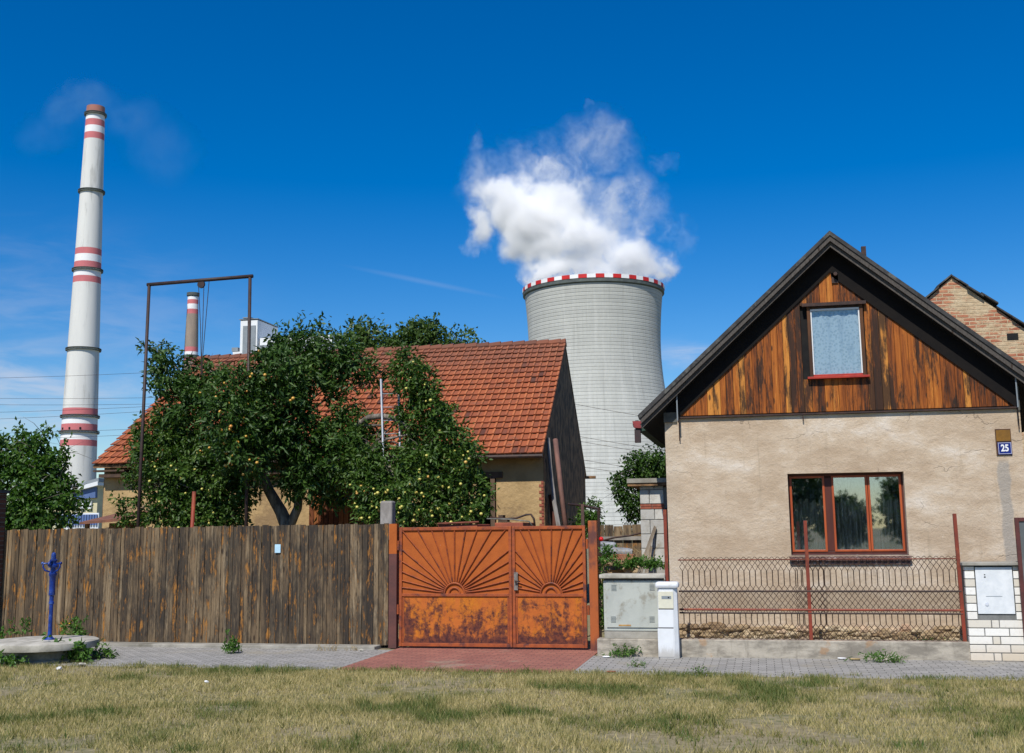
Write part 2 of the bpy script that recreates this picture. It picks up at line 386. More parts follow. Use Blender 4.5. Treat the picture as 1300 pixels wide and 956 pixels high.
# ------------------------------------------------------------------ trees
def leaves(sprays, dirs, per, ll, lw, spread, seed, upbias=.5, rndc=None):
    r = np.random.default_rng(seed); n = len(sprays)*per
    idx = np.repeat(np.arange(len(sprays)), per); t = r.random(n)
    base = sprays[idx]+dirs[idx]*(t*spread)[:, None]+r.normal(0, spread*.22, (n, 3))
    d = dirs[idx]*.6+r.normal(0, .7, (n, 3)); d[:, 2] -= .25; d /= np.linalg.norm(d, axis=1)[:, None]
    nrm = r.normal(0, .75, (n, 3)); nrm[:, 2] += upbias; nrm[:, 1] -= .3
    s = np.cross(d, nrm); s /= np.linalg.norm(s, axis=1)[:, None]+1e-9; nn = np.cross(s, d)
    L_ = ll*r.uniform(.6, 1.25, n)[:, None]; W_ = lw*r.uniform(.7, 1.2, n)[:, None]
    V = np.zeros((n, 4, 3)); V[:, 0] = base; V[:, 1] = base+d*L_*.45+s*W_*.5+nn*W_*.18; V[:, 2] = base+d*L_-nn*L_*.12; V[:, 3] = base+d*L_*.45-s*W_*.5+nn*W_*.18
    q = np.arange(n)*4; Fc = np.stack([np.c_[q, q+1, q+2], np.c_[q, q+2, q+3]], 1).reshape(-1, 3)
    rc = r.random(len(sprays)) if rndc is None else rndc
    rn = np.clip(rc[idx]*.55+r.random(n)*.45, 0, 1); return V.reshape(-1, 3), Fc, np.repeat(rn, 2), base
def crown(blobs, nsp, per, ll, lw, spread, seed, up_=.5, droop=.3):
    """blobs: px, py, rx, ry, Y[, ydepth m]: each becomes an ellipsoid of real size at its own distance"""
    r = np.random.default_rng(seed); cs = []; rr = []; wt = []
    for bb in blobs:
        px, py, rx, ry, Y = bb[:5]; c = P(px, py, Y); s = (c-Vector(O_)).length/F
        dy = bb[5] if len(bb) > 5 else (rx+ry)*.55*s
        cs.append(c); rr.append((rx*s, dy, ry*s)); wt.append((rx*ry)**.9)
    cs = np.array(cs); rr = np.array(rr); wt = np.array(wt); wt /= wt.sum()
    k = r.choice(len(cs), nsp, p=wt); u = r.normal(0, 1, (nsp, 3)); u /= np.linalg.norm(u, axis=1)[:, None]
    q = r.random(nsp)**.38
    out_ = r.random(nsp) < .14; q = np.where(out_, r.uniform(.95, 1.18, nsp), q)*.86
    sp = cs[k]+u*rr[k]*q[:, None]
    dirs = u*.7+r.normal(0, .45, (nsp, 3)); dirs[:, 2] -= droop; dirs /= np.linalg.norm(dirs, axis=1)[:, None]
    return leaves(sp, dirs, per, ll, lw, spread, seed+1, up_)+(cs,)
ico = None
def fruit_mesh(rad_, mat):
    f = MB(); f.lump((0, 0, 0), rad_, rad_, rad_*.92, 8, 6, .03); me_o = f.build('fruit', mat, smooth=True); return me_o
def add_tree(name, label, cat, base, blobs, nsp, per, ll, lw, spread, seed, leafm, trunk, limbs=True, fruit=None, group=None, up_=.5, droop=.3, bark='bark', lr=.03, limbn=14):
    root = thing(name, label, cat, base, group)
    V, Fc, rn, lb, cs = crown(blobs, nsp, per, ll, lw, spread, seed, up_, droop)
    mesh_np('crown', V, Fc, rn, leafm, root)
    t = MB()
    for pts, rs in trunk: t.tube(pts, rs, 9)
    t.build('trunk', MAT[bark], root, smooth=True)
    if limbs:
        tp = Vector(trunk[0][0][-1]); r = random.Random(seed)
        sel = list(range(len(cs))); r.shuffle(sel); l = MB()
        for i in sel[:limbn]:
            c = Vector(cs[i]); mid = (tp+c)/2+Vector((r.uniform(-.15, .15), r.uniform(-.15, .15), r.uniform(0, .25)))
            q1 = tp.lerp(mid, .5)+Vector((r.uniform(-.06, .06), r.uniform(-.06, .06), .05))
            l.tube([tp, q1, mid, mid.lerp(c, .6), c], [lr, lr*.8, lr*.55, lr*.4, lr*.15], 6)
            for j in range(4):
                a = mid.lerp(c, r.random()); e = a+Vector((r.uniform(-.5, .5), r.uniform(-.5, .5), r.uniform(-.3, .4)))
                l.tube([a, a.lerp(e, .5)+Vector((0, 0, .05)), e], [lr*.3, lr*.2, lr*.08], 5)
        l.build('limb', MAT[bark], root, smooth=True)
    if fruit:
        nf, fr, fm, extra = fruit; r = np.random.default_rng(seed+9)
        # hang the fruit in the outer, street-side foliage
        cand = lb[r.choice(len(lb), min(len(lb), nf*14), replace=False)]
        score = cand[:, 1]+r.normal(0, .25, len(cand)); cand = cand[np.argsort(score)][:nf+extra]
        f0 = None
        for i, p in enumerate(cand[:nf]):
            if f0 is None:
                f = MB(); f.lump((0, 0, 0), fr, fr, fr*.92, 8, 6, .03); me_ = f.build('fruit', fm, smooth=True, loc=(0, 0, 0)); f0 = me_; o = me_
            else: o = f0.copy(); COL.objects.link(o)
            o.parent = root; o.location = Vector(p)-root.location-Vector((0, .05, .04)); s = random.uniform(.75, 1.25); o.scale = (s, s, s)
        if extra:
            f = MB()
            for p in cand[nf:]:
                s = random.uniform(.75, 1.2)*fr; f.lump((p[0], p[1]-.05, p[2]-.04), s, s, s*.92, 7, 5, .03)
            o = f.build('more_fruit', fm, root, smooth=True); o['kind'] = 'stuff'
    return root
def Q(px, py, Y): return P(px, py, Y)

Y0 = 20.8
add_tree('apple_tree', 'large dark green apple tree with grey forked trunk in front of the tiled barn roof', 'apple tree', (Q(362, 672, Y0).x, Y0, 0),
    [(378, 446, 32, 22, 20.9), (425, 450, 28, 30, 21.0), (348, 472, 32, 28, 19.9), (308, 490, 32, 24, 19.7), (263, 488, 34, 20, 20.7), (222, 478, 26, 24, 20.8), (203, 458, 11, 14, 20.9), (199, 445, 6, 10, 20.9),
     (240, 512, 30, 20, 20.5), (300, 530, 38, 38, 19.5), (355, 515, 42, 44, 20.1), (395, 478, 26, 24, 20.6), (448, 462, 18, 22, 21.0), (470, 468, 12, 7, 21.0), (473, 482, 5, 9, 21.0), (436, 515, 9, 24, 20.8),
     (390, 558, 36, 36, 20.4), (312, 575, 34, 28, 19.6), (392, 600, 34, 26, 20.4), (432, 578, 26, 30, 20.5), (285, 575, 26, 26, 20.6), (352, 560, 26, 24, 20.3), (418, 628, 14, 14, 20.8), (437, 552, 20, 10, 20.8), (408, 424, 10, 7, 21.0), (376, 425, 14, 8, 20.9), (262, 465, 8, 8, 20.9)],
    1900, 15, .135, .05, .26, 21, MAT['leaf_dark'],
    [([(Q(368, 700, Y0).x, Y0, 0), Q(366, 672, Y0), Q(357, 650, Y0), Q(341, 622, Y0), Q(333, 600, Y0), Q(345, 560, Y0)], [.17, .145, .12, .10, .085, .06]),
     ([Q(366, 672, Y0), Q(378, 645, Y0), Q(381, 620, Y0+.1), Q(395, 570, Y0)], [.1, .085, .075, .05])],
    fruit=(55, .03, MAT['apple_red'], 0), limbn=18)
Y1 = 20.2
add_tree('apple_tree', 'arching apple tree loaded with small yellow fruit just behind the orange gate', 'apple tree', (Q(520, 668, Y1).x, Y1, 0),
    [(516, 458, 14, 13, 20.3), (521, 482, 18, 20, 20.2), (537, 490, 16, 24, 20.2), (548, 520, 22, 24, 20.2), (566, 533, 14, 16, 20.2), (572, 560, 22, 26, 20.1), (592, 590, 18, 32, 20.0), (598, 630, 20, 30, 20.0), (560, 600, 34, 36, 20.0),
     (530, 545, 16, 20, 20.4), (515, 520, 8, 20, 20.4), (575, 650, 40, 16, 19.9), (525, 635, 42, 30, 19.9), (480, 620, 30, 26, 20.1), (490, 585, 34, 22, 20.4), (455, 590, 26, 28, 20.3), (452, 560, 16, 18, 20.6), (535, 580, 30, 20, 20.3), (478, 648, 26, 12, 19.9), (455, 535, 12, 10, 20.7), (478, 545, 10, 8, 20.7)],
    1650, 14, .108, .046, .21, 31, MAT['leaf_mid'],
    [([(Q(520, 690, Y1).x, Y1, 0), Q(518, 650, Y1), Q(500, 600, Y1), Q(470, 570, Y1+.3)], [.11, .09, .07, .05]),
     ([Q(440, 556, Y1+.5), Q(452, 540, Y1+.4), Q(468, 530, Y1+.3), Q(486, 528, Y1+.25), Q(503, 532, Y1+.2), Q(520, 545, Y1)], [.03, .05, .055, .055, .05, .03]),
     ([Q(440, 548, Y1+.5), Q(462, 540, Y1+.4), Q(484, 540, Y1+.3)], [.02, .03, .02])],
    fruit=(100, .028, MAT['apple_yel'], 40), limbn=12)
Y2 = 20.6
add_tree('apple_tree', 'lower bushy apple tree with yellow fruit between the hoist poles', 'apple tree', (Q(235, 668, Y2).x, Y2, 0),
    [(176, 596, 14, 16, 20.6), (180, 562, 14, 12, 20.7), (196, 540, 12, 16, 20.8), (205, 570, 32, 26, 20.5), (230, 545, 26, 20, 20.8), (262, 565, 36, 26, 20.7), (222, 608, 38, 28, 20.4), (270, 610, 44, 38, 20.5), (218, 645, 34, 22, 20.3), (255, 652, 40, 18, 20.3), (300, 620, 22, 24, 20.5), (168, 655, 12, 7, 20.4), (152, 642, 5, 7, 20.4), (178, 630, 8, 8, 20.4), (212, 525, 12, 14, 20.9), (292, 655, 20, 14, 20.4)],
    1350, 14, .10, .05, .21, 41, MAT['leaf_mid'],
    [([(Q(240, 690, Y2).x, Y2, 0), Q(242, 655, Y2), Q(232, 625, Y2), Q(215, 612, Y2)], [.09, .07, .05, .03]),
     ([Q(242, 655, Y2), Q(258, 640, Y2-.3), Q(250, 622, Y2-.5), Q(222, 612, Y2-.6)], [.03, .025, .02, .012])],
    fruit=(42, .026, MAT['apple_yel'], 0), limbn=10)
Y3 = 19.0
add_tree('leafy_tree', 'bright green leafy tree at the left edge in front of the tall striped chimney', 'tree', (Q(40, 670, Y3).x, Y3, 0),
    [(46, 610, 25, 24, 19), (16, 640, 30, 24, 19), (60, 645, 26, 22, 19), (30, 585, 22, 16, 19), (31, 560, 9, 14, 19), (54, 562, 5, 14, 19), (58, 547, 3, 8, 19), (5, 575, 14, 18, 19), (68, 585, 12, 10, 19), (84, 572, 7, 5, 19), (74, 620, 10, 10, 19), (78, 606, 6, 14, 19), (92, 632, 14, 5, 19), (108, 631, 6, 3, 19), (-20, 600, 30, 40, 19), (25, 662, 40, 14, 19), (88, 648, 8, 5, 19)],
    880, 13, .10, .062, .22, 51, MAT['leaf_light'],
    [([(Q(40, 690, Y3).x, Y3, 0), Q(38, 655, Y3), Q(34, 620, Y3), Q(36, 590, Y3)], [.1, .08, .05, .03])], limbn=14, lr=.022)
Y4 = 33.5
add_tree('walnut_tree', 'walnut tree with only its leafy top showing above the barn ridge', 'tree', (Q(520, 660, Y4).x, Y4, 0),
    [(450, 420, 6, 11, 33.5), (464, 420, 6, 11, 33.5), (468, 436, 16, 8, 33.5), (493, 430, 7, 10, 33.5), (500, 438, 16, 8, 33.5), (520, 426, 14, 12, 33.5), (532, 420, 12, 9, 33.5), (548, 428, 12, 9, 33.5), (552, 418, 8, 5, 33.5), (570, 436, 10, 5, 33.5), (588, 431, 8, 7, 33.5), (520, 470, 80, 30, 34), (600, 437, 5, 4, 33.5)],
    900, 12, .16, .085, .35, 61, MAT['leaf_walnut'],
    [([(Q(520, 660, Y4).x, Y4, 0), Q(520, 560, Y4), Q(522, 480, Y4)], [.25, .2, .12])], limbn=12, lr=.05)
Y5 = 25.0
add_tree('plum_tree', 'small dark tree beside the concrete block shed against the cooling tower', 'tree', (Q(822, 690, Y5).x, Y5, 0),
    [(822, 588, 20, 16, 25), (805, 602, 14, 14, 25), (840, 598, 18, 20, 25), (790, 612, 7, 8, 25), (796, 628, 9, 14, 25), (803, 642, 7, 12, 25), (785, 628, 3, 5, 25), (830, 625, 18, 18, 25.2), (808, 655, 4, 8, 25)],
    420, 13, .1, .05, .24, 71, MAT['leaf_dark'],
    [([(Q(822, 690, Y5).x, Y5, 0), Q(820, 650, Y5), Q(822, 600, Y5)], [.08, .06, .03])], limbn=7, lr=.02)
Y6 = 27.0
add_tree('green_bush', 'small light green bush behind the dark pipe frame at the barn corner', 'bush', (Q(752, 690, Y6).x, Y6, 0),
    [(750, 650, 9, 14, 27), (746, 665, 12, 14, 27), (756, 672, 8, 10, 27)], 130, 12, .09, .045, .22, 81, MAT['leaf_light'],
    [([(Q(752, 700, Y6).x, Y6, 0), Q(751, 665, Y6)], [.03, .015])], limbn=3, lr=.012)
# trees across the street, which the window panes mirror
for i, (x, y, h, wd, lab) in enumerate([(2.6, -44, 7.4, 1.9, 'tall broad tree across the street mirrored in the left window pane'), (6.0, -50, 3.6, 1.5, 'low round tree across the street mirrored in the middle window pane'), (9.6, -42, 4.9, 1.7, 'medium tree across the street mirrored in the right window pane')]):
    root = thing('street_tree', lab, 'tree', (x, y, 0)); r = np.random.default_rng(100+i); n = 420
    u = r.normal(0, 1, (n, 3)); u /= np.linalg.norm(u, axis=1)[:, None]; q = r.random(n)**.4
    sp = np.array([x, y, h*.56])+u*np.array([wd, wd, h*.44])*(q*r.uniform(.75, 1.1, n))[:, None]
    V, Fc, rn, _ = leaves(sp, u, 14, .3, .2, .6, 200+i); mesh_np('crown', V, Fc, rn, MAT['leaf_mid'], root)
    t = MB(); t.tube([(x, y, 0), (x, y, h*.25), (x+.1, y, h*.6)], [.2, .16, .07]); t.build('trunk', MAT['bark'], root, smooth=True)

# ------------------------------------------------------------------ power station
def zat(px, py, Y): return P(px, py, Y).z
# tall striped chimney
YC = 590.0
MAT['ch_white'] = simple('chimney_concrete', (.66, .66, .62), (.6, .6, .57), .12, .9, bump=0, st=(1, 1, .12), c3=(.46, .46, .43), s3=.22)
MAT['ch_pure'] = simple('chimney_white_band', (.80, .80, .79), (.74, .74, .74), .2, .8, bump=0)
MAT['ch_pink'] = simple('chimney_pink_band', (.56, .17, .17), (.5, .15, .16), .2, .8, bump=0)
MAT['ch_cap'] = simple('chimney_brown_cap', (.38, .16, .12), (.3, .14, .11), .2, .9, bump=0)
MAT['grating'] = simple('platform_steel', (.10, .12, .11), (.07, .08, .08), .5, .7, bump=0)
axis_top, axis_bot = P(121.5, 141, YC), P(98, 610, YC)
cx_ = (axis_top.x*1+axis_bot.x)/2; cx_ = axis_top.x
root = thing('tall_chimney', 'tall slender white chimney with pink bands at the left, far behind the yard', 'chimney', (cx_, YC, 0))
sc_ = lambda z: (Vector((cx_, YC, z))-Vector(O_)).dot(Vector(fw))/F
zs = [(136.5, 4), (145.5, 1), (154, 3), (162, 1), (170.4, 3), (178.6, 0), (316.6, 3), (324.5, 1), (333.6, 3), (341.5, 1), (352, 3), (360, 0), (518.8, 3), (528, 1), (538.6, 3), (547.7, 1), (558.7, 3), (566.5, 0), (690, 0)]
mats = [MAT['ch_white'], MAT['ch_pure'], MAT['ch_pure'], MAT['ch_pink'], MAT['ch_cap']]
def rw(py): return 11.0+(py-137)/(610-137)*12.5+max(0, (py-480)/130)*.0
prof = []; mis = []
for i, (py, mm) in enumerate(zs):
    nxt = zs[i+1][0] if i+1 < len(zs) else None
    if nxt is None: break
    k = max(1, int((nxt-py)/20))
    for j in range(k):
        yy = py+(nxt-py)*j/k; z = zat(119.5, yy, YC); prof.append((rw(yy)*sc_(z), z)); mis.append(mm)
z = 0.0; prof.append((rw(680)*sc_(0), 0.0))
prof = prof[::-1]; mis = mis[::-1]
c = MB(); c.lathe(cx_, YC, prof, 48, mis+[4]); c.build('shaft', mats, root, smooth=True, auto=True)
for py in (147, 244.5, 344, 444.5, 529.5, 549.5):
    z = zat(119.5, py, YC); r_ = rw(py)*sc_(z); c = MB(); c.lathe(cx_, YC, [(r_*.98, z-.3), (r_+1.1, z-.3), (r_+1.1, z+.12), (r_*.98, z+.12)], 40)
    c.lathe(cx_, YC, [(r_+1.05, z+.9), (r_+1.15, z+.9), (r_+1.15, z+1.15), (r_+1.05, z+1.15)], 40)
    for k in range(36):
        a = k*math.pi/18; c.box(cx_+(r_+1.1)*math.cos(a)-.06, cx_+(r_+1.1)*math.cos(a)+.06, YC+(r_+1.1)*math.sin(a)-.06, YC+(r_+1.1)*math.sin(a)+.06, z+.1, z+1.1)
    c.build('platform', MAT['grating'], root)
for px in (86, 96, 107):
    z = zat(110, 545, YC); r_ = rw(545)*sc_(z); X = P(px+5, 545, YC).x; dx = max(-.95*r_, min(.95*r_, X-cx_)); y = YC-math.sqrt(max(0, r_*r_-dx*dx))
    c = MB(); c.box(cx_+dx-.5, cx_+dx+.5, y-.25, y+.3, z-.6, z+.6); c.build('hatch', MAT['black'], root)
# small chimney
YS = 680.0; ax = P(245.2, 376, YS).x
MAT['sc_brown'] = simple('brown_chimney_concrete', (.34, .27, .21), (.26, .21, .17), .15, .9, bump=0, st=(1, 1, .3))
root = thing('small_chimney', 'shorter brownish chimney with pink and white bands seen through the hoist frame', 'chimney', (ax, YS, 0))
zs2 = [(372, 1), (377, 0), (381, 2), (386.5, 0), (393, 2), (399, 3), (441, 2), (447, 0), (454, 2), (460, 3), (672, 3)]
prof = []; mis = []
for i, (py, mm) in enumerate(zs2[:-1]):
    z = zat(245, py, YS); s = YS/F*1.0; prof.append(((7.2+(py-372)*.03)*s, z)); mis.append(mm)
prof.append(((7.2+9)*YS/F, 0)); prof = prof[::-1]; mis = mis[::-1]
c = MB(); c.lathe(ax, YS, prof, 36, mis+[1]); c.build('shaft', [MAT['ch_pure'], MAT['grating'], MAT['ch_pink'], MAT['sc_brown']], root, smooth=True, auto=True)
for py in (374, 453):
    z = zat(245, py, YS); r_ = (7.3+(py-372)*.03)*YS/F; c = MB(); c.lathe(ax, YS, [(r_, z-1.0), (r_+.7, z-1.0), (r_+.7, z+1.0), (r_, z+1.0)], 32); c.build('platform', MAT['grating'], root)

# cooling tower
YT = 470.0; tc = P(757.5, 560, YT); TX = tc.x
m, b, out = material('tower_concrete'); co = b.co(); x, y, z = b.xyz(co)
ang = b.m('ARCTAN2', y, x)
cy = b.n('ShaderNodeCombineXYZ'); b.put(cy.inputs[0], b.m('MULTIPLY', ang, 28.0)); b.put(cy.inputs[1], z)
pp = b.m('PINGPONG', z, .72); ln_ = b.mr(pp, 0.0, .2, 1.0, 0.0)
rowc = b.n('ShaderNodeTexWhiteNoise', noise_dimensions='1D'); b.put(rowc.inputs['W'], b.m('FLOOR', b.m('DIVIDE', z, 1.44)))
bc = b.mix(rowc.outputs['Value'], (.45, .455, .42), (.50, .505, .465)); bc = b.mix(b.m('MULTIPLY', ln_, .6), bc, (.3, .305, .285))
mer = b.mr(b.m('PINGPONG', b.m('MULTIPLY', ang, 28.0), 3.5), 0.0, .12, 1.0, 0.0); bc = b.mix(b.m('MULTIPLY', mer, .12), bc, (.3, .3, .28))
col = b.mix(.6, bc, b.mix(b.noise(b.vm('MULTIPLY', cy.outputs[0], (.18, .035, 1)), 1, 6, .6), (.65, .65, .65), (1.25, 1.25, 1.23)), 'MULTIPLY')
col = b.mix(.35, col, b.mix(b.noise(b.vm('MULTIPLY', cy.outputs[0], (1.2, .5, 1)), 1, 4, .6), (.6, .6, .6), (1.3, 1.3, 1.3)), 'MULTIPLY')
stk = b.noise(b.vm('MULTIPLY', cy.outputs[0], (.9, .022, 1)), 1, 6, .7); col = b.mix(b.m('MULTIPLY', b.mr(stk, .5, .68), .32), col, (.26, .26, .235))
stk2 = b.noise(b.vm('MULTIPLY', cy.outputs[0], (.35, .03, 1)), 1, 5, .6); col = b.mix(b.m('MULTIPLY', b.mr(stk2, .52, .7), .3), col, (.58, .58, .54))
principled(b, out, col, .95, 0, b.bump(ln_, .5, -.3)); MAT['tower'] = m
root = thing('cooling_tower', 'huge pale concrete cooling tower with red and white rim, giving off white steam', 'cooling tower', (TX, YT, 0))
prof = []
sT = lambda z: (Vector((TX, YT, z))-Vector(O_)).dot(Vector(fw))/F
ytop = 353.5
def trad(py): return math.sqrt(83.5**2+(.233 if py > 440 else .15)*(py-440)**2)
zt = zat(756, 357.5, YT)
for i in range(41):
    py = 672-(672-377)*i/40; z = zat(757, py, YT); z = max(z, 0); prof.append((trad(py)*sT(z), z))
rt_ = prof[-1][0]; zr = prof[-1][1]
prof += [(rt_*1.0, zr+.2), (rt_+.8, zr+.5), (rt_+.8, zr+1.9), (rt_-1.2, zr+1.9), (rt_-1.4, zr-5), (rt_-4, zr-40)]
c = MB(); c.lathe(TX, YT, prof, 128, [0]*40+[1]*5+[0]*2, cap=False); c.build('shell', [MAT['tower'], MAT['grating']], root, smooth=True, auto=True)
MAT['rim_red'] = simple('rim_red', (.55, .02, .02), (.45, .02, .02), .5, .6, bump=0); MAT['rim_white'] = MAT['ch_pure']
c = MB(); N_ = 54
for k in range(N_):
    a0, a1 = 2*math.pi*k/N_, 2*math.pi*(k+1)/N_; vs = []
    r0, r1 = rt_+.75, rt_+1.0; z0, z1 = zr+1.91, zr+3.5
    for zz in (z0, z1):
        vs += [((TX+r1*math.cos(a0)), YT+r1*math.sin(a0), zz), ((TX+r1*math.cos(a1)), YT+r1*math.sin(a1), zz), ((TX+r0*math.cos(a1)), YT+r0*math.sin(a1), zz), ((TX+r0*math.cos(a0)), YT+r0*math.sin(a0), zz)]
    c.hexa(vs, mi=k % 2)
c.build('rim_panels', [MAT['rim_red'], MAT['rim_white']], root)

# steam
def blob_volume(name, label, cat, blobs, Y, dens, nscale, warp, aniso=.3, color=(1, 1, 1), thr=.0, holes=(), res=3.0, hullscale=1.12):
    cs = []; 
    for (px, py, rx, ry, k) in blobs:
        c = P(px, py, Y); s = (c-Vector(O_)).dot(Vector(fw))/F; cs.append((c, rx*s, min(rx, ry)*s*.75+4*s, ry*s, k))
    h = MB()
    for (c, a, d, e, k) in cs: h.lump(c, a*hullscale, d*hullscale, e*hullscale, 14, 9, .02)
    base = cs[0][0].copy()
    m, b, out = material(name+'_volume')
    co = b.co(world=True)
    n = b.n('ShaderNodeTexNoise'); b.put(n.inputs['Vector'], co); n.inputs['Scale'].default_value = nscale; n.inputs['Detail'].default_value = 5; n.inputs['Roughness'].default_value = .62
    q = b.vm('ADD', co, b.vm('SCALE', b.vm('SUBTRACT', n.outputs['Color'], (.5, .5, .5)), (0, 0, 0), warp))
    tot = None
    for (c, a, d, e, k) in cs:
        v = b.vm('MULTIPLY', b.vm('SUBTRACT', q, tuple(c)), (1/a, 1/d, 1/e)); l = b.vm('LENGTH', v)
        t = b.m('MULTIPLY', b.mr(l, .35, 1.0, 1.0, 0.0), k)
        tot = t if tot is None else b.m('MAXIMUM', tot, t)
    n2 = b.noise(b.vm('MULTIPLY', q, (1, 1, .8)), nscale*2.4, 7, .74, .15)
    n3 = b.mr(n2, .40+thr, .60+thr, 0.0, 1.0)
    f = b.m('MULTIPLY', tot, b.m('ADD', b.m('MULTIPLY', n3, b.m('SUBTRACT', 1.15, b.m('MULTIPLY', tot, .55))), b.m('MULTIPLY', b.m('MULTIPLY', tot, tot), .65)))
    pv = b.n('ShaderNodeVolumePrincipled'); pv.inputs['Color'].default_value = (*color, 1); pv.inputs['Anisotropy'].default_value = aniso
    b.put(pv.inputs['Density'], b.m('MULTIPLY', b.m('POWER', f, 1.5), dens)); b.nt.links.new(pv.outputs[0], out.inputs['Volume'])
    o = h.build(name, m, loc=tuple(base))
    r = o.modifiers.new('union', 'REMESH'); r.mode = 'VOXEL'; r.voxel_size = res; r.use_smooth_shade = True
    return tag(o, label, cat)
steam = [(757, 362, 86, 15, 1.3), (757, 350, 82, 20, 1.2), (702, 345, 42, 30, 1.2), (735, 330, 60, 34, 1.1), (785, 340, 60, 26, 1.0), (832, 348, 30, 22, .9), (680, 305, 56, 52, 1.15), (700, 268, 74, 52, 1.15), (655, 268, 56, 50, 1.05), (608, 290, 32, 44, .95), (635, 250, 46, 34, .95), (740, 300, 70, 50, .95), (800, 328, 58, 38, 1.05), (846, 338, 22, 28, .9), (690, 222, 32, 30, .5), (730, 232, 44, 32, .4), (775, 248, 44, 22, .34), (812, 240, 26, 22, .24), (728, 196, 20, 30, .27), (738, 168, 14, 26, .22), (742, 142, 12, 20, .14), (786, 170, 20, 22, .26), (800, 190, 34, 16, .18), (840, 205, 26, 18, .12),
         (606, 188, 14, 34, .22), (600, 230, 22, 34, .2), (640, 208, 44, 18, .2), (650, 178, 22, 16, .12), (815, 282, 34, 22, .3), (790, 290, 18, 40, .3), (850, 285, 30, 20, .16), (868, 300, 20, 30, .12), (700, 235, 105, 70, .24), (775, 265, 88, 66, .28), (620, 240, 50, 60, .22), (760, 188, 66, 56, .19)]
blob_volume('steam_plume', 'thick white steam cloud drifting left and up from the cooling tower', 'steam', steam, YT, .40, .05, 30, -.1, (1, 1, 1))
smoke = [(121, 120, 30, 24, 1), (112, 130, 60, 40, .8), (80, 145, 44, 32, .8), (165, 150, 60, 40, .6), (205, 190, 60, 60, .4), (60, 170, 60, 40, .4)]
blob_volume('smoke_wisp', 'thin pale smoke wisp around the top of the tall chimney', 'smoke', smoke, YC, .008, .03, 20, -.45, (.62, .88, 1), thr=-.05, res=4.0)

# white boiler house
YB = 520.0
def pbox(mb, x0, y0, x1, y1, Y, depth, r=None, mi=None):
    a = P(x0, y1, Y); c = P(x1, y0, Y); mb.box(a.x, c.x, Y, Y+depth, min(a.z, c.z), max(a.z, c.z), r, mi)
MAT['clad_white'] = simple('white_cladding', (.72, .74, .74), (.66, .68, .69), .2, .7, bump=0)
MAT['clad_grey'] = simple('grey_cladding', (.24, .27, .29), (.2, .23, .25), .3, .7, bump=0)
bb = P(303, 455, YB)
root = thing('boiler_house', 'white power station block with a grey panelled tower behind the apple tree', 'industrial building', (bb.x, YB, 0))
c = MB(); a = P(304, 460, YB); d = P(327, 406, YB); c.box(a.x, d.x, YB, YB+25, 0, d.z); c.build('tower_wall', MAT['clad_white'], root)
c = MB(); pbox(c, 307.5, 413, 324.5, 450, YB-.4, .3); c.build('grey_panel', MAT['clad_grey'], root)
c = MB(); pbox(c, 303.5, 404, 327.5, 406, YB-.5, 26); pbox(c, 308, 402.3, 318, 404, YB+3, 6); c.build('roof', MAT['clad_grey'], root)
c = MB(); a = P(327, 460, YB); d = P(420, 424, YB); c.box(a.x+.01, d.x, YB+2, YB+40, 0, d.z); c.build('hall_wall', MAT['clad_white'], root)
c = MB(); pbox(c, 326, 434, 420, 446, YB+1.5, .4); c.build('window_band', MAT['clad_grey'], root)
c = MB(); a = P(294, 460, YB); d = P(303.5, 446, YB); c.box(a.x, d.x, YB+1, YB+18, 0, d.z)
pbox(c, 294, 441, 302, 446.2, YB+4, 4, mi=1); c.build('annex', [MAT['clad_white'], MAT['clad_grey']], root)

# blue white industrial hall at left
YI = 75.0
MAT['blue'] = simple('blue_sheet', (.10, .16, .33), (.08, .13, .27), 2, .6, bump=0)
MAT['yel'] = simple('pale_yellow_wall', (.62, .56, .34), (.5, .46, .3), 1, .8, bump=0)
a, d = P(60, 668, YI), P(124, 628, YI)
root = thing('industrial_hall', 'low pale yellow works hall with sloping blue and white roof left of the barn', 'industrial building', (a.x, YI, 0))
c = MB(); c.prismY([(a.x, 0), (d.x, 0), (d.x, zat(124, 618, YI)), (a.x, zat(60, 634, YI))], YI, YI+10); c.build('wall', MAT['yel'], root)
c = MB(); q = [P(64, 632, YI-.6), P(124, 616, YI-.6), P(124, 611, YI-.6), P(64, 627, YI-.6)]; c.prismY([(v.x, v.z) for v in q], YI-.6, YI+11); c.build('roof', MAT['clad_white'], root)
c = MB(); q = [P(64, 627.6, YI-.7), P(124, 611.6, YI-.7), P(124, 606.5, YI-.7), P(64, 624, YI-.7)]; c.prismY([(v.x, v.z) for v in q], YI-.59, YI+11.2); c.build('roof_sheet', MAT['clad_grey'], root)
c = MB(); q = [P(88, 634, YI), P(124, 632, YI), P(124, 618, YI), P(88, 626, YI)]; c.prismY([(v.x, v.z) for v in q], YI-.3, YI-.05); c.build('upper_panel', MAT['blue'], root)
for px in (92, 101, 110):
    c = MB(); pbox(c, px, 636, px+6, 646, YI-.2, .15); c.build('window', MAT['clad_white'], root)
YP = 55.0; a, d = P(70, 671, YP), P(124, 653, YP)
root = thing('striped_panel_fence', 'low blue and white striped panel barrier in front of the yellow works hall', 'barrier', (a.x, YP, 0))
c = MB(); n = 16
for i in range(n):
    x0 = a.x+(d.x-a.x)*i/n; c.box(x0, x0+(d.x-a.x)/n*.72, YP, YP+.08, a.z+.15, d.z, mi=0)
c.build('blue_slats', MAT['blue'], root)
c = MB(); c.box(a.x, d.x, YP+.1, YP+.2, 0, d.z+.08); c.build('white_board', MAT['clad_white'], root)
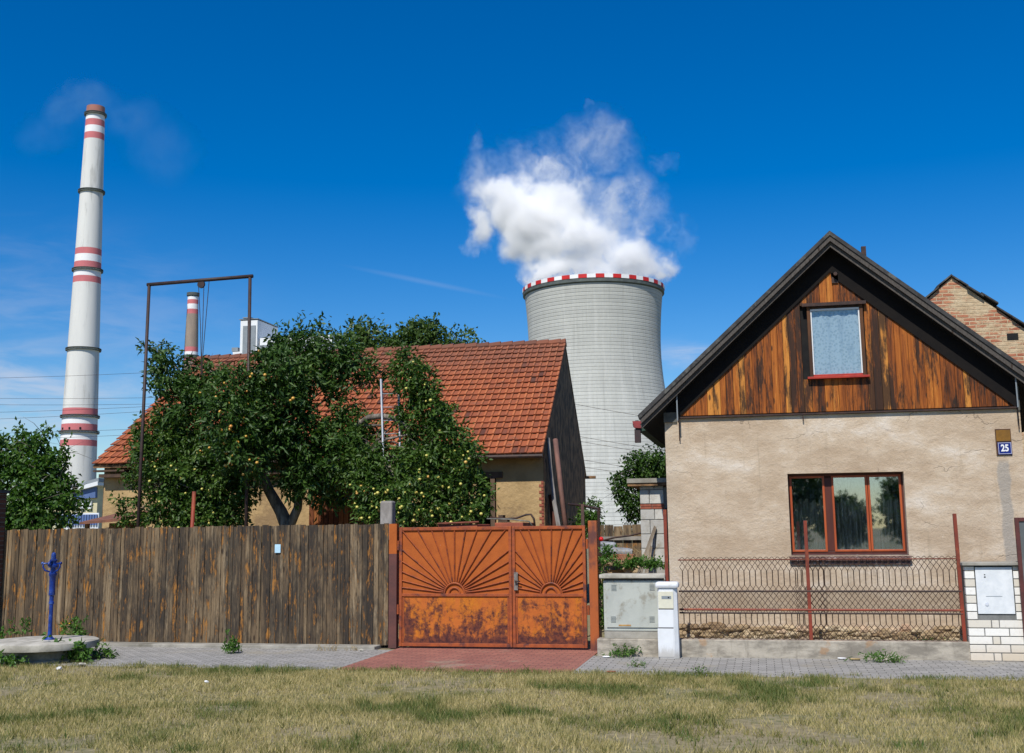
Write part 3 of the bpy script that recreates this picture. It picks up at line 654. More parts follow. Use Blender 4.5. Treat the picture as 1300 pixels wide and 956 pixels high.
# overhead cables
def cable(p0, p1, Y, label, group, r=.045, ext=.35):
    a, e = P(*p0, Y), P(*p1, Y); dv = e-a; a = a-dv*ext; e = e+dv*ext
    c = MB(); pts = [a.lerp(e, t/10)+Vector((0, 0, -dv.length*.012*4*(t/10)*(1-t/10))) for t in range(11)]
    c.tube(pts, r, 5); tag(c.build('overhead_cable', MAT['iron'], loc=tuple(a)), label, 'cable', group)
o_ = ['topmost', 'second from top', 'third from top', 'fourth from top', 'fifth from top', 'sixth from top', 'lowest']
for i, (ya, yb) in enumerate([(478, 471), (504, 503), (512, 511), (521.5, 514), (530, 520), (548, 542), (556, 549)]):
    cable((0, ya), (190, yb), 260, 'thin overhead cable crossing the tall chimney left of the barn, %s of seven' % o_[i], 'power cables left of the barn', .04, .5)
o_ = ['topmost', 'second from top', 'third from top', 'fourth from top', 'lowest']
for i, (ya, yb) in enumerate([(514, 533), (554, 572), (560, 578), (583, 600), (592, 607)]):
    cable((740, ya), (850, yb), 200, 'thin overhead cable hanging across the cooling tower, %s of five' % o_[i], 'power cables across the cooling tower', .035, .4)

# ------------------------------------------------------------------ barn
YG = 24.0
eL, eR = P(117, 590, YG), P(689, 578, YG); ez = (eL.z+eR.z)/2
bk = G(745, 603, ez); dep = bk.y-YG
YM = YG+dep/2; rz = .25*P(226, 457, YM).z+.75*P(716, 437, YM).z
xL, xR = eL.x, eR.x
MAT['barn_plaster'] = simple('crumbling_barn_plaster', (.46, .32, .155), (.36, .245, .115), 2.2, .95, bump=.7, bscale=12, c3=(.28, .19, .1), s3=1.1, bd=.03)
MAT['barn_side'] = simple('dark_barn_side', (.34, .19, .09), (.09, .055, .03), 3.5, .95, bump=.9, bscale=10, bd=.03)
m, b, out = material('clay_tiles'); co = b.co(); r = b.attr()
col = b.ramp(b.clamp(b.m('ADD', b.m('MULTIPLY', r, .8), b.m('MULTIPLY', b.noise(co, .7, 5, .6), .25))), [(0, (.07, .03, .022)), (.18, (.19, .058, .03)), (.6, (.32, .088, .034)), (1, (.45, .145, .055))])
col = b.mix(b.m('MULTIPLY', b.mr(b.noise(co, 5, 6, .7), .5, .72), .7), col, (.13, .07, .05))
x, y, z = b.xyz(co)
col = b.mix(b.m('MULTIPLY', b.mr(z, rz-1.3, rz-.1), .45), col, (.13, .075, .055))
principled(b, out, col, .85, 0, b.bump(b.noise(co, 30, 4, .6), .3, .01)); MAT['tile'] = m
root = thing('old_barn', 'long old barn with steep orange clay tile roof and crumbling ochre walls', 'barn', (xL, YG, 0))
XWL, XWR = xL+.12, xR-.04; WY = YG+.35
c = MB(); dx0, dx1 = P(606, 640, WY).x, P(631, 640, WY).x; dz = zat(620, 607, WY)
c.box(XWL, dx0, WY, WY+.4, 0, ez+.15); c.box(dx1, XWR, WY, WY+.4, 0, ez+.15); c.box(dx0, dx1, WY, WY+.4, dz, ez+.15)
c.build('wall', MAT['barn_plaster'], root); c = MB(); c.box(XWL, XWR, bk.y-.7, bk.y-.3, 0, ez+.1); c.build('rear_wall', MAT['barn_plaster'], root)
th = (rz-ez)/(YM-YG)
def gable(mb, x0, x1):
    y0, y1 = WY+.4, bk.y-.7
    poly = [(y0, 0), (y1, 0), (y1, ez+.1), (bk.y-.34, ez+.2), (YM, rz-.16), (YG+.34, ez+.2), (y0, ez+.1)]
    poly = [(YG+.36, 0), (bk.y-.3, 0), (bk.y-.3, ez+.1), (YM, rz-.16), (YG+.36, ez+.1)]
    n = len(poly); vs = [(x1, y, z) for y, z in poly]+[(x0, y, z) for y, z in poly]
    mb.add(vs, [tuple(range(n)), tuple(reversed(range(n, 2*n)))]+[(i+n, (i+1) % n+n, (i+1) % n, i) for i in range(n)])
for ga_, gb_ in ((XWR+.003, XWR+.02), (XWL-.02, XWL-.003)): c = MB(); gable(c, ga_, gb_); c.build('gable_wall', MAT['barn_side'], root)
# tiles
c = MB(); rows = 20; cols = int((xR-xL)/.17); wv = (xR-xL)/cols
sl = Vector((0, YM-YG, rz-ez)); SLn = sl.length; sv = sl.normalized(); nv = Vector((0, -sv.z, sv.y)); ex = SLn/rows
E0 = Vector((xL, YG, ez))
for i in range(rows):
    for j in range(cols):
        tr = random.random()*.35+.42 if random.random() > .05 else random.random()*.2
        u0 = j*wv; v0 = i*ex; hh = .05+random.uniform(-.006, .006); jj = random.uniform(-.012, .012)
        def pt(u, v, h): return E0+Vector((1, 0, 0))*u+sv*v+nv*h
        a = [pt(u0+.004, v0+jj, hh-.005), pt(u0+wv*.62, v0+jj, hh-.005), pt(u0+wv*.62, v0+ex+.03, .0), pt(u0+.004, v0+ex+.03, .0)]
        bq = [p+nv*.02 for p in a]; c.hexa(a+bq, tr-.12)
        a = [pt(u0+wv*.6, v0+jj-.004, hh), pt(u0+wv*1.0, v0+jj-.004, hh), pt(u0+wv*1.0, v0+ex+.03, .012), pt(u0+wv*.6, v0+ex+.03, .012)]
        bq = [a[0]+nv*.028+Vector((wv*.07, 0, 0)), a[1]+nv*.028-Vector((wv*.07, 0, 0)), a[2]+nv*.028-Vector((wv*.07, 0, 0)), a[3]+nv*.028+Vector((wv*.07, 0, 0))]
        c.hexa(a+bq, min(1, tr+.28))
c.box(xL, xR, YG+.05, YG+.08, ez-.06, ez-.005, .2)
rf = c.build('roof', MAT['tile'], root)
c = MB()
def roofslab(mb, x0, x1, t0, t1):
    for (ya, yb) in ((YG+.02, YM), (2*YM-YG-.02, YM)):
        pass
    poly = [(YG+.03, ez+.0), (YM, rz-.02), (2*YM-YG-.03, ez+.0), (2*YM-YG-.03, ez-.06), (YM, rz-.12), (YG+.03, ez-.06)]
    n = 6; vs = [(x1, y, z) for y, z in poly]+[(x0, y, z) for y, z in poly]
    mb.add(vs, [(0, 1, 4, 5), (1, 2, 3, 4), (11, 10, 7, 6), (10, 9, 8, 7), (6, 7, 1, 0), (7, 8, 2, 1), (8, 9, 3, 2), (9, 10, 4, 3), (10, 11, 5, 4), (11, 6, 0, 5)], .4)
roofslab(c, xL+.01, xR-.01, 0, 0); c.build('roof_deck', MAT['barn_side'], root)
c = MB(); x = xL
while x < xR-.05:
    c.tube([(x, YM, rz+.01), (min(x+.36, xR), YM, rz+.03)], [.10, .115], 8, random.random()*.5); x += .33
c.build('ridge_tiles', MAT['tile'], root)
c = MB()   # gutter with its bracket line
c.tube([(xL+4, YG-.03, ez-.03), (xR, YG-.03, ez-.03)], .045, 8); c.build('gutter', MAT['iron'], root)
c = MB(); c.box(XWL, dx0-.02, WY-.25, WY-.02, ez-.28, ez-.2); c.box(xL+.0, xL+.8, WY-.3, WY-.1, zat(115, 598, WY)-.04, zat(115, 598, WY)); c.build('eaves_beam', simple('eaves_beam_wood', (.1, .06, .04), (.06, .04, .03), 6, .9), root)
c = MB(); c.box(dx1-.12, dx1-.02, WY-.06, WY+.06, 0, dz); c.box(dx0-.1, dx1+.15, WY-.05, WY+.05, dz, dz+.13)
c.build('door_frame', simple('old_door_post', (.13, .085, .055), (.07, .05, .035), 6, .9, st=(1, 1, .2)), root)
c = MB(); z = .05; k = 0
MAT['red_brick'] = simple('red_brick', (.33, .1, .06), (.22, .07, .045), 9, .9, bump=.4)
while z < ez-.6:
    wq = .1 if k % 2 else .05; c.box(XWR-wq, XWR-.0, WY-.012, WY+.05, z, z+.055); z += .07; k += 1
c.build('brick_corner', MAT['red_brick'], root)
# back eave beam end, sticking out past the gable
a = P(746, 605, bk.y); c = MB(); c.box(XWR+.03, XWR+.35, bk.y-.4, bk.y-.3, a.z-.08, a.z); c.build('beam_end', MAT['barn_side'], root)
kx = (xR-bk.x)/dep      # the barn's right gable is not quite square to its front
for ch_ in root.children:
    if ch_.type == 'MESH':
        for v in ch_.data.vertices:
            X, Y = v.co.x+xL, v.co.y+YG; v.co.x -= kx*(Y-YG)*max(0, (X-xL)/(xR-xL))
# brick pile in front of the barn
c = MB(); r0 = random.Random(4); px = 634; YBk = YG-.3
hts = [9.5, 8.5, 7, 6, 5, 4, 3, 2]
for i, hn in enumerate(hts):
    X = P(634+i*6.2, 650, YBk).x
    for k in range(int(hn*1.3)+15):
        o = r0.uniform(-.02, .02); c.box(X+o, X+.1+o, YBk-.1+r0.uniform(-.03, .03), YBk+.14, .02+k*.075, .09+k*.075)
tag(c.build('brick_stack', simple('dark_brick_pile', (.12, .075, .05), (.06, .045, .035), 8, .95, bump=.5), loc=(P(634, 650, YBk).x, YBk, 0)), 'stepped stack of dark old bricks beside the barn doorway', 'bricks')
# planks leaning on the dark gable
c = MB(); c.tube([P(709, 668, 24.6), P(704, 640, 24.7), P(699, 600, 24.8), P(695.5, 556, 24.9)], .045, 4); 
tag(c.build('leaning_plank', simple('grey_plank', (.34, .32, .3), (.2, .18, .16), 6, .9, st=(1, 1, .2)), loc=tuple(P(709, 668, 24.6))), 'thin pale grey plank leaning against the dark barn gable', 'plank')
c = MB(); c.tube([P(718, 668, 23.6), P(711, 610, 24.0), P(705, 558, 24.4)], .055, 8)
tag(c.build('leaning_pole', simple('brown_pole', (.2, .1, .075), (.13, .07, .055), 6, .8, st=(1, 1, .2)), loc=tuple(P(718, 668, 23.6)), smooth=True), 'reddish brown pole leaning against the dark barn gable', 'pole')
c = MB(); a = P(704, 668, 24.9); c.tube([a, P(700, 628, 25)], .07, 4)
tag(c.build('leaning_board', simple('rusty_board', (.16, .06, .04), (.1, .05, .035), 6, .9), loc=tuple(a)), 'short rust brown board leaning between plank and pole at the barn gable', 'board')
# dark pipe frame and brown post by the gate
c = MB(); YQ = 18.6; c.tube([(P(760, 700, YQ).x, YQ, 0), P(760, 646.5, YQ)], .024, 6); c.tube([P(761.5, 646.5, YQ), P(741, 642, YQ+.4), P(722, 640, YQ+1.5)], .024, 6)
tag(c.build('pipe_frame', MAT['iron'], loc=(P(760, 700, YQ).x, YQ, 0)), 'black angled pipe frame standing behind the right gate post', 'frame')
c = MB(); YQ = 18.9; X = P(740, 660, YQ).x; c.box(X-.025, X+.025, YQ-.025, YQ+.025, 0, zat(740, 640, YQ))
tag(c.build('brown_post', simple('brown_steel_post', (.12, .06, .045), (.08, .05, .04), 8, .7), loc=(X, YQ, 0)), 'short brown steel post behind the right end of the gate', 'post')

# old wooden shed boards behind the tree
YH2 = 22.6; a, d = P(392, 672, YH2), P(458, 618, YH2)
m2 = wood_boards('shed_boards', [(0, (.05, .018, .01)), (.5, (.16, .05, .02)), (1, (.4, .15, .04))])
root = thing('wooden_shed', 'brown board shed in the shade behind the apple tree trunk', 'shed', (a.x, YH2, 0))
c = MB(); x = a.x
while x < d.x: c.box(x, x+.1, YH2, YH2+.03, 0, d.z+random.uniform(-.03, .03)); x += .11
c.build('board_wall', m2, root)
c = MB(); c.box(a.x-.1, d.x+.1, YH2-.15, YH2+1.2, d.z+.04, d.z+.09); c.box(a.x, d.x, YH2+.032, YH2+1.1, 0, d.z-.03); c.build('roof', MAT['barn_side'], root)
# rusty roof edge at far left of barn front
c = MB(); YR_ = 22.0; a, d = P(101, 663, YR_), P(160, 657.5, YR_); c.hexa([(a.x, YR_, a.z-.05), (d.x, YR_, d.z-.06), (d.x, YR_+1.4, d.z+.15), (a.x, YR_+1.4, a.z+.15), (a.x, YR_, a.z), (d.x, YR_, d.z), (d.x, YR_+1.4, d.z+.2), (a.x, YR_+1.4, a.z+.2)])
root = thing('lean_to', 'low lean-to with rusty sheet roof at the left end of the barn', 'lean-to', (a.x, YR_, 0))
c.build('roof_sheet', simple('rusty_sheet', (.24, .1, .06), (.14, .07, .05), 5, .8), root)
c = MB()
for X in (a.x+.1, d.x-.1): c.box(X-.04, X+.04, YR_+.1, YR_+.18, 0, a.z-.0)
c.box(a.x+.15, d.x-.1, YR_+.9, YR_+1.0, 0, a.z-.02); c.build('frame', MAT['barn_side'], root)

# hoist frame
YHo = 19.75; MAT['hoist'] = simple('hoist_pipe', (.055, .032, .028), (.035, .025, .022), 10, .55, bump=.1)
tl, tr_ = P(189.5, 361, YHo), P(317.5, 351, YHo); bl = P(175.5, 680, YHo); br_ = P(313.5, 680, YHo)
root = thing('hoist_frame', 'tall dark pipe hoist frame with pulley standing over the garden', 'hoist frame', ((bl.x+br_.x)/2, YHo, 0))
c = MB(); c.tube([(bl.x-.02, YHo, 0), tl+Vector((0, 0, -.02))], .032, 10); c.build('pole', MAT['hoist'], root, smooth=True)
c = MB(); c.tube([(br_.x, YHo, 0), tr_+Vector((0, 0, -.02))], .032, 10); c.build('pole', MAT['hoist'], root, smooth=True)
c = MB(); c.tube([P(187, 361.5, YHo), P(321, 350.5, YHo)], .036, 10); c.build('crossbar', MAT['hoist'], root, smooth=True)
c = MB(); pc = P(255.5, 361, YHo); c.lathe(0, 0, [(.02, -.02), (.075, -.02), (.055, 0), (.075, .02), (.02, .02)], 18)
c.v = [(x+pc.x, z+YHo, y+pc.z) for x, y, z in c.v]; c.build('pulley', MAT['hoist'], root)
for (p0, p1, p2) in (((252, 360), (254.5, 412), (255.5, 458)), ((259, 360), (257.5, 410), (256, 458)), ((265.5, 357), (261, 410), (257, 458))):
    c = MB(); q = [P(*p0, YHo), P(*p1, YHo), P(*p2, YHo), P(p2[0]-.5, 476, YHo)]; c.tube(q, .007, 5); c.build('rope', MAT['hoist'], root)
# ladder
YLd = 20.35; root = thing('metal_ladder', 'light aluminium ladder leaning in the arching apple tree', 'ladder', tuple(P(486, 600, YLd)))
MAT['alu'] = simple('aluminium', (.62, .65, .7), (.5, .53, .58), 10, .4, bump=.05)
for (a, d) in (((483.3, 481), (487, 600)), ((505.5, 500), (508.5, 600))):
    c = MB(); p0, p1 = P(*a, YLd), P(*d, YLd); c.hexa([(p1.x-.014, YLd, p1.z), (p1.x+.014, YLd, p1.z), (p1.x+.014, YLd+.06, p1.z), (p1.x-.014, YLd+.06, p1.z), (p0.x-.014, YLd, p0.z), (p0.x+.014, YLd, p0.z), (p0.x+.014, YLd+.06, p0.z), (p0.x-.014, YLd+.06, p0.z)]); c.build('rail', MAT['alu'], root)
for k in range(6):
    y = 500+k*17; c = MB(); c.tube([P(484.5+k*.4, y, YLd+.03), P(506+k*.4, y-.4, YLd+.03)], .009, 6); c.build('rung', MAT['clad_grey'], root)
# red pole in the garden
c = MB(); YQ = 17.4; a = P(246.5, 624, YQ); X = P(243, 668, YQ).x; c.tube([(X-.03, YQ, 0), a], .032, 8)
tag(c.build('red_pole', MAT['red_post'], loc=(X, YQ, 0), smooth=True), 'slightly tilted red painted pole rising behind the wooden fence', 'pole')

# ------------------------------------------------------------------ board fence
xf0, xf1 = -14.5, P(494, 700, YF).x
root = thing('board_fence', 'long weathered grey brown board fence left of the orange gate', 'fence', ((xf0+xf1)/2, YF, 0))
c = MB(); x = xf0; r0 = random.Random(9)
while x < xf1-.02:
    wd = r0.choice([.055, .065, .075, .085, .1]); wd = min(wd, xf1-x)
    t = (x-xf0)/(xf1-xf0); top = 1.815+.035*t+r0.uniform(-.012, .012); y = YF+r0.uniform(-.008, .008); tilt = r0.uniform(-.0025, .0025)
    zb = .04+r0.uniform(-.01, .012)
    c.hexa([(x+.003, y, zb), (x+wd-.003, y, zb), (x+wd-.003, y+.022, zb), (x+.003, y+.022, zb), (x+.003+tilt, y, top), (x+wd-.003+tilt, y, top+r0.uniform(-.006, .006)), (x+wd-.003+tilt, y+.022, top), (x+.003+tilt, y+.022, top)], r0.random()*.9+.05)
    x += wd
c.build('boards', MAT['fence'], root)
for z in (.4, 1.5):
    c = MB(); c.box(xf0, xf1, YF+.035, YF+.1, z, z+.08); c.build('rail', MAT['barn_side'], root)
c = MB(); a = P(353, 696, YF); c.box(a.x-.045, a.x+.05, YF-.022, YF-.014, a.z-.07, a.z+.06)
tag(c.build('paper_notice', simple('pale_blue_paper', (.45, .68, .8), (.4, .6, .72), 6, .7, bump=0), loc=tuple(a)), 'small pale blue notice pinned on the board fence', 'notice')
# fence post with weathered top
a = P(491, 668, 17.1); wv_ = .1; zt_ = zat(491, 636, 17.1); c = MB(); c.box(a.x-wv_, a.x+wv_, 17.05, 17.25, 0, zt_); 
tag(c.build('weathered_post', simple('grey_weathered_post', (.36, .33, .3), (.22, .2, .18), 4, .9, bump=.5, st=(1, 1, .4), c3=(.1, .09, .085), s3=5), bevel=.03, loc=(a.x, 17.15, 0)), 'thick grey weathered post standing behind the fence beside the gate', 'post')
# brick pillar at left edge with dark boards
a = P(9, 640, YF); c = MB(); zt_ = zat(8, 626, YF-.2)
root = thing('brick_gatepost', 'dark brick pillar at the left edge of the board fence', 'pillar', (a.x-.4, YF, 0))
m, b, out = material('dark_brick'); co = b.co(); cb = b.n('ShaderNodeCombineXYZ'); x, y, z = b.xyz(co); b.put(cb.inputs[0], x); b.put(cb.inputs[1], z)
br = b.n('ShaderNodeTexBrick'); b.put(br.inputs['Vector'], cb.outputs[0]); br.inputs['Scale'].default_value = 1; br.inputs['Brick Width'].default_value = .25; br.inputs['Row Height'].default_value = .075; br.inputs['Mortar Size'].default_value = .01
b.put(br.inputs['Color1'], (.16, .06, .035)); b.put(br.inputs['Color2'], (.07, .04, .03)); b.put(br.inputs['Mortar'], (.12, .1, .08))
principled(b, out, br.outputs[0], .9, 0, b.bump(br.outputs['Fac'], .6, -.01)); MAT['dbrick'] = m
c.box(a.x-.9, a.x, YF-.32, YF-.02, 0, zt_); c.build('shaft', MAT['dbrick'], root)
c = MB(); c.box(a.x-.95, a.x+.03, YF-.36, YF+.02, zt_+.002, zt_+.05); c.build('cap', MAT['dark_joint'], root)

# ------------------------------------------------------------------ gate
def rust(name, base, base2, patches):
    m, b, out = material(name); co = b.co()
    n1 = b.noise(co, 2.2, 8, .72, .2); st_ = b.noise(b.vm('MULTIPLY', co, (9, 9, 1.3)), 1, 7, .7)
    col = b.mix(b.mr(b.noise(co, 5, 5, .6), .35, .65), base, base2)
    if patches:
        f = b.mr(b.m('ADD', b.m('MULTIPLY', n1, .62), b.m('MULTIPLY', st_, .38)), .44, .56)
        col = b.mix(f, col, b.mix(b.noise(co, 11, 5, .7), (.30, .055, .01), (.68, .25, .02)))
        x, y, z = b.xyz(co)
        low = b.m('ADD', b.mr(z, .05, .22, .10, 0.0), b.mr(z, .1, .85, .035, -.05))
        f2 = b.mr(b.m('ADD', b.m('ADD', b.m('MULTIPLY', b.noise(co, 4.2, 9, .75, .15), .7), b.m('MULTIPLY', st_, .3)), low), .45, .56)
        col = b.mix(f2, col, b.mix(b.mr(b.noise(co, 14, 5, .7), .35, .65), (.05, .018, .02), (.17, .05, .025)))
        col = b.mix(b.mr(b.noise(co, 38, 3, .7), .64, .72), col, (.07, .025, .02))
    else:
        sp = b.mr(b.noise(co, 26, 3, .5), .74, .78); col = b.mix(b.m('MULTIPLY', sp, .35), col, (.6, .4, .3))
        col = b.mix(b.m('MULTIPLY', b.mr(st_, .6, .75), .25), col, (.25, .07, .02))
    principled(b, out, col, .7, 0, b.bump(b.noise(co, 40, 4, .6), .25, .004), .2); return m
MAT['gate_up'] = rust('orange_gate_paint', (.41, .105, .02), (.35, .088, .018), False)
MAT['gate_lo'] = rust('rusted_gate_paint', (.5, .14, .025), (.42, .11, .022), True)
MAT['gate_bar'] = simple('gate_bar_paint', (.36, .085, .022), (.25, .06, .022), 9, .6, bump=.2, c3=(.12, .04, .03), s3=6)
xg0, xg1 = P(507, 750, YF).x, P(744.5, 750, YF).x; xm = P(650.5, 750, YF).x
gz0, gz1 = .03, 1.79; gm = P(577, 755.5, YF).z
root = thing('driveway_gate', 'double leaf orange rusted metal driveway gate with sunburst bars', 'gate', ((xg0+xg1)/2, YF, 0))
def px2(x, y): v = P(x, y, YF); return v.x, v.z
def gate_leaf(x0, x1, cxp, tops, lefts, rights, label):
    sh = MB(); sh.box(x0+.03, x1-.03, YF+.008, YF+.014, gm+.01, gz1-.02); leaf = sh.build('gate_leaf', MAT['gate_up'], root); leaf['label'] = label
    lo = MB(); lo.box(x0+.03, x1-.03, YF+.002, YF+.012, gz0+.03, gm-.02); lo.build('lower_sheet', MAT['gate_lo'], leaf)
    fr = MB()
    for (a, b_, c_2, d) in ((x0, x0+.045, gz0, gz1), (x1-.045, x1, gz0, gz1)): fr.box(a, b_, YF-.02, YF+.03, c_2, d)
    fr.box(x0+.046, x1-.046, YF-.018, YF+.028, gz1-.05, gz1-.002); fr.box(x0+.046, x1-.046, YF-.018, YF+.028, gz0, gz0+.05); fr.box(x0+.046, x1-.046, YF-.018, YF+.028, gm-.02, gm+.022)
    # slim inner frame of the lower panel
    fr.box(x0+.05, x0+.075, YF-.006, YF+.01, gz0+.055, gm-.03); fr.box(x1-.075, x1-.05, YF-.006, YF+.01, gz0+.055, gm-.03)
    fr.build('frame', MAT['gate_bar'], leaf, bevel=.004)
    cx, cz = px2(cxp, 755); cz = gm+.022
    ends = [px2(x, 671) for x in tops]+[px2(505, y) for y in []]
    E = [(px2(x, 673)[0], gz1-.05) for x in tops]+[(x0+.045, px2(cxp-60, y)[1]) for y in lefts]+[(x1-.045, px2(cxp+60, y)[1]) for y in rights]
    for (ex_, ez_) in E:
        dx, dz_ = ex_-cx, ez_-cz; l = math.hypot(dx, dz_); s0 = .175/l
        r_ = MB(); r_.tube([(cx+dx*s0, YF-.006, cz+dz_*s0), (ex_, YF-.006, ez_)], .0105, 4); r_.build('ray_bar', MAT['gate_bar'], leaf)
    ar = MB()
    for R0, t in ((.155, .014), (.085, .012)):
        ar.tube([(cx+R0*math.cos(a), YF-.008, cz+R0*math.sin(a)) for a in [math.pi*k/14 for k in range(15)]], t, 6)
    ar.build('arch_bar', MAT['gate_bar'], leaf)
    dk = MB(); n = 14; vs = [(cx, YF-.002, cz)]+[(cx+.075*math.cos(math.pi*k/n), YF-.002, cz+.075*math.sin(math.pi*k/n)) for k in range(n+1)]; 
    return leaf
lf1 = gate_leaf(xg0, xm-.004, 577, [530.5, 548, 563, 577, 591, 605.6, 624, 642], [674, 698, 713, 726, 737, 746], [699, 713, 726, 737, 746], 'wider left gate leaf with rusted lower sheet')
lf2 = gate_leaf(xm+.004, xg1, 699.5, [660, 671, 685, 700, 713.5, 727, 741], [699, 713, 726, 738, 746], [699, 713, 726, 738, 746], 'narrower right gate leaf with lock')
c = MB(); a = P(655.5, 738, YF); c.box(a.x-.03, a.x+.03, YF-.035, YF-.022, a.z-.13, a.z+.13); c.build('lock_plate', simple('worn_lock_steel', (.22, .2, .18), (.14, .12, .1), 20, .5), lf2, bevel=.004)
c = MB(); c.box(a.x-.01, a.x+.07, YF-.075, YF-.06, a.z-.01, a.z+.01); c.box(a.x-.012, a.x+.012, YF-.062, YF-.034, a.z-.012, a.z+.012); c.build('handle', MAT['iron'], lf2)
a = P(648, 672, YF); c = MB()
xp = P(754.6, 750, YF).x; c = MB(); c.box(xp-.066, xp+.062, YF-.06, YF+.06, 0, P(755, 661, YF).z)
root2 = thing('gate_post', 'rusty orange steel post at the right side of the gate', 'gate post', (xp, YF, 0)); c.build('post_tube', MAT['gate_bar'] if False else simple('right_post_paint', (.38, .1, .026), (.12, .045, .035), 3.2, .6, bump=.25, st=(1, 1, .45), lo=.45, hi=.6), root2, bevel=.006)
for z in (.5, 1.45):
    c = MB(); c.tube([(xp-.088, YF-.04, z), (xp-.088, YF-.04, z+.14)], .018, 8); c.build('hinge', MAT['gate_bar'], root2)
xp = P(500, 750, YF).x; root2 = thing('gate_post', 'steel post at the left side of the gate, orange on top and purple brown below', 'gate post', (xp, YF, 0))
zc = zat(500, 703, YF); ztp = P(500, 665, YF).z
c = MB(); c.box(xp-.064, xp+.058, YF-.055, YF+.055, 0, zc, mi=1); c.box(xp-.064, xp+.058, YF-.055, YF+.055, zc, ztp, mi=0)
c.build('post_tube', [MAT['gate_up'], simple('purple_brown_lower', (.13, .05, .04), (.09, .04, .035), 5, .6, bump=.15)], root2)  # lower length of the tube is a darker purple brown
for z in (.5, 1.45):
    c = MB(); c.tube([(xp+.075, YF-.03, z), (xp+.075, YF-.03, z+.14)], .018, 8); c.build('hinge', MAT['gate_bar'], root2)
# rusty trailer body behind gate with hoses
YTr = 18.2; MAT['trailer'] = simple('red_oxide_sheet', (.36, .09, .04), (.26, .07, .04), 5, .7, bump=.2)
a, d = P(556, 668, YTr), P(664, 661.5, YTr); root = thing('rusty_skip', 'rusty red metal skip whose rim shows above the gate', 'skip', ((a.x+d.x)/2, YTr, 0))
zt_ = zat(600, 664, YTr)
c = MB(); c.box(a.x, P(606, 664, YTr).x, YTr, YTr+.9, .3, zt_-.02); c.box(P(628, 664, YTr).x, d.x, YTr, YTr+.9, .3, zt_+.0); c.box(P(606, 664, YTr).x, P(628, 664, YTr).x, YTr+.01, YTr+.89, .3, zt_-.1); c.build('body', MAT['trailer'], root, bevel=.01)
c = MB(); c.tube([P(556, 665, YTr-.02), P(608, 662.8, YTr-.02)], .02, 6); c.build('rim', MAT['rust_rail'], root)
c = MB(); YQ = 18.6; pts = [(622, 657), (640, 658.5), (655, 658), (668, 653.5), (674, 653), (678, 659), (679, 668)]; c.tube([P(x, y, YQ) for x, y in pts], .018, 6)
tag(c.build('black_hose', MAT['iron'], loc=tuple(P(622, 657, YQ)), smooth=True), 'black hose arching over the rusty skip behind the gate', 'hose')
c = MB(); pts = [(618, 658.5), (650, 659.5), (672, 662), (676, 668)]; c.tube([P(x, y, YQ-.1) for x, y in pts], .012, 6)
tag(c.build('thin_pipe', simple('grey_green_pipe', (.2, .22, .18), (.12, .12, .1), 8, .6), loc=tuple(P(618, 658.5, YQ-.1)), smooth=True), 'thin grey pipe lying across the rusty skip behind the gate', 'pipe')

# ------------------------------------------------------------------ things right of the gate
wt = (P(862, 811, YW).z+P(1231, 816.5, YW).z)/2
xw0, xw1 = P(758, 820, YW).x, P(1232, 820, YW).x; xw1b = G(1232, 838).x
m, b, out = material('low_wall_concrete'); co = b.co(); x, y, z = b.xyz(co)
col = b.mix(b.mr(b.noise(b.vm('MULTIPLY', co, (1.2, 1, 3)), 1.5, 7, .7), .40, .60), (.43, .385, .31), (.23, .205, .165))
col = b.mix(b.m('MULTIPLY', b.mr(b.noise(b.vm('MULTIPLY', co, (6, 1, .8)), 1.0, 6, .7), .55, .7), .6), col, (.15, .13, .1))
col = b.mix(b.m('MULTIPLY', b.mr(b.noise(co, 2.7, 4, .6), .62, .7), .5), col, (.36, .18, .06))
principled(b, out, col, .95, 0, b.bump(b.noise(co, 25, 6, .7), .5, .015)); MAT['lowwall'] = m
c = MB(); c.box(xw0, xw1b, YW, YW+.24, -.03, wt)
tag(c.build('low_wall', MAT['lowwall'], loc=((xw0+xw1b)/2, YW, 0), bevel=.012), 'low grey concrete plinth wall carrying the wire mesh fence', 'wall')
# kiosk
YKs = YW+.07; kx0, kx1 = P(766.5, 770, YKs).x, P(843, 770, YKs).x; kz0, kz1 = zat(766, 801, YKs), zat(766, 737, YKs)
root = thing('utility_cabinet', 'wide pale grey electric cabinet with concrete top right of the gate', 'cabinet', ((kx0+kx1)/2, YKs, wt))
c = MB(); c.box(kx0, kx1, YKs+.01, YKs+.35, wt+.002, kz0); c.build('plinth', MAT['concrete'], root)
MAT['kiosk'] = simple('grey_green_paint', (.45, .47, .42), (.38, .40, .36), 2.5, .6, bump=.15, c3=(.28, .27, .22), s3=4.5)
c = MB(); c.box(kx0, kx1, YKs, YKs+.33, kz0+.002, kz1); c.build('body', MAT['kiosk'], root, bevel=.008)
c = MB(); c.box(kx0-.05, kx1+.03, YKs-.06, YKs+.4, kz1+.03, kz1+.085); c.build('top_slab', MAT['concrete_l'], root, bevel=.012)
c = MB(); c.box(kx0+.01, kx1-.01, YKs+.01, YKs+.3, kz1+.0015, kz1+.029); c.build('shadow_gap', MAT['dark_joint'], root)
c = MB(); c.box(kx0+.04, kx1-.05, YKs-.018, YKs-.002, kz0+.05, kz1-.03); dr = c.build('door', MAT['kiosk'], root, bevel=.004)
for (px, py) in ((779.5, 746), (828, 745.5), (779, 786), (828, 786)):
    v = P(px, py, YKs); c = MB()
    for k in range(5): c.box(v.x-.035, v.x+.035, YKs-.024, YKs-.019, v.z-.04+k*.018, v.z-.032+k*.018)
    c.build('vent_slats', simple('vent_grey', (.3, .32, .3), (.27, .29, .27), 5, .6, bump=0), dr)
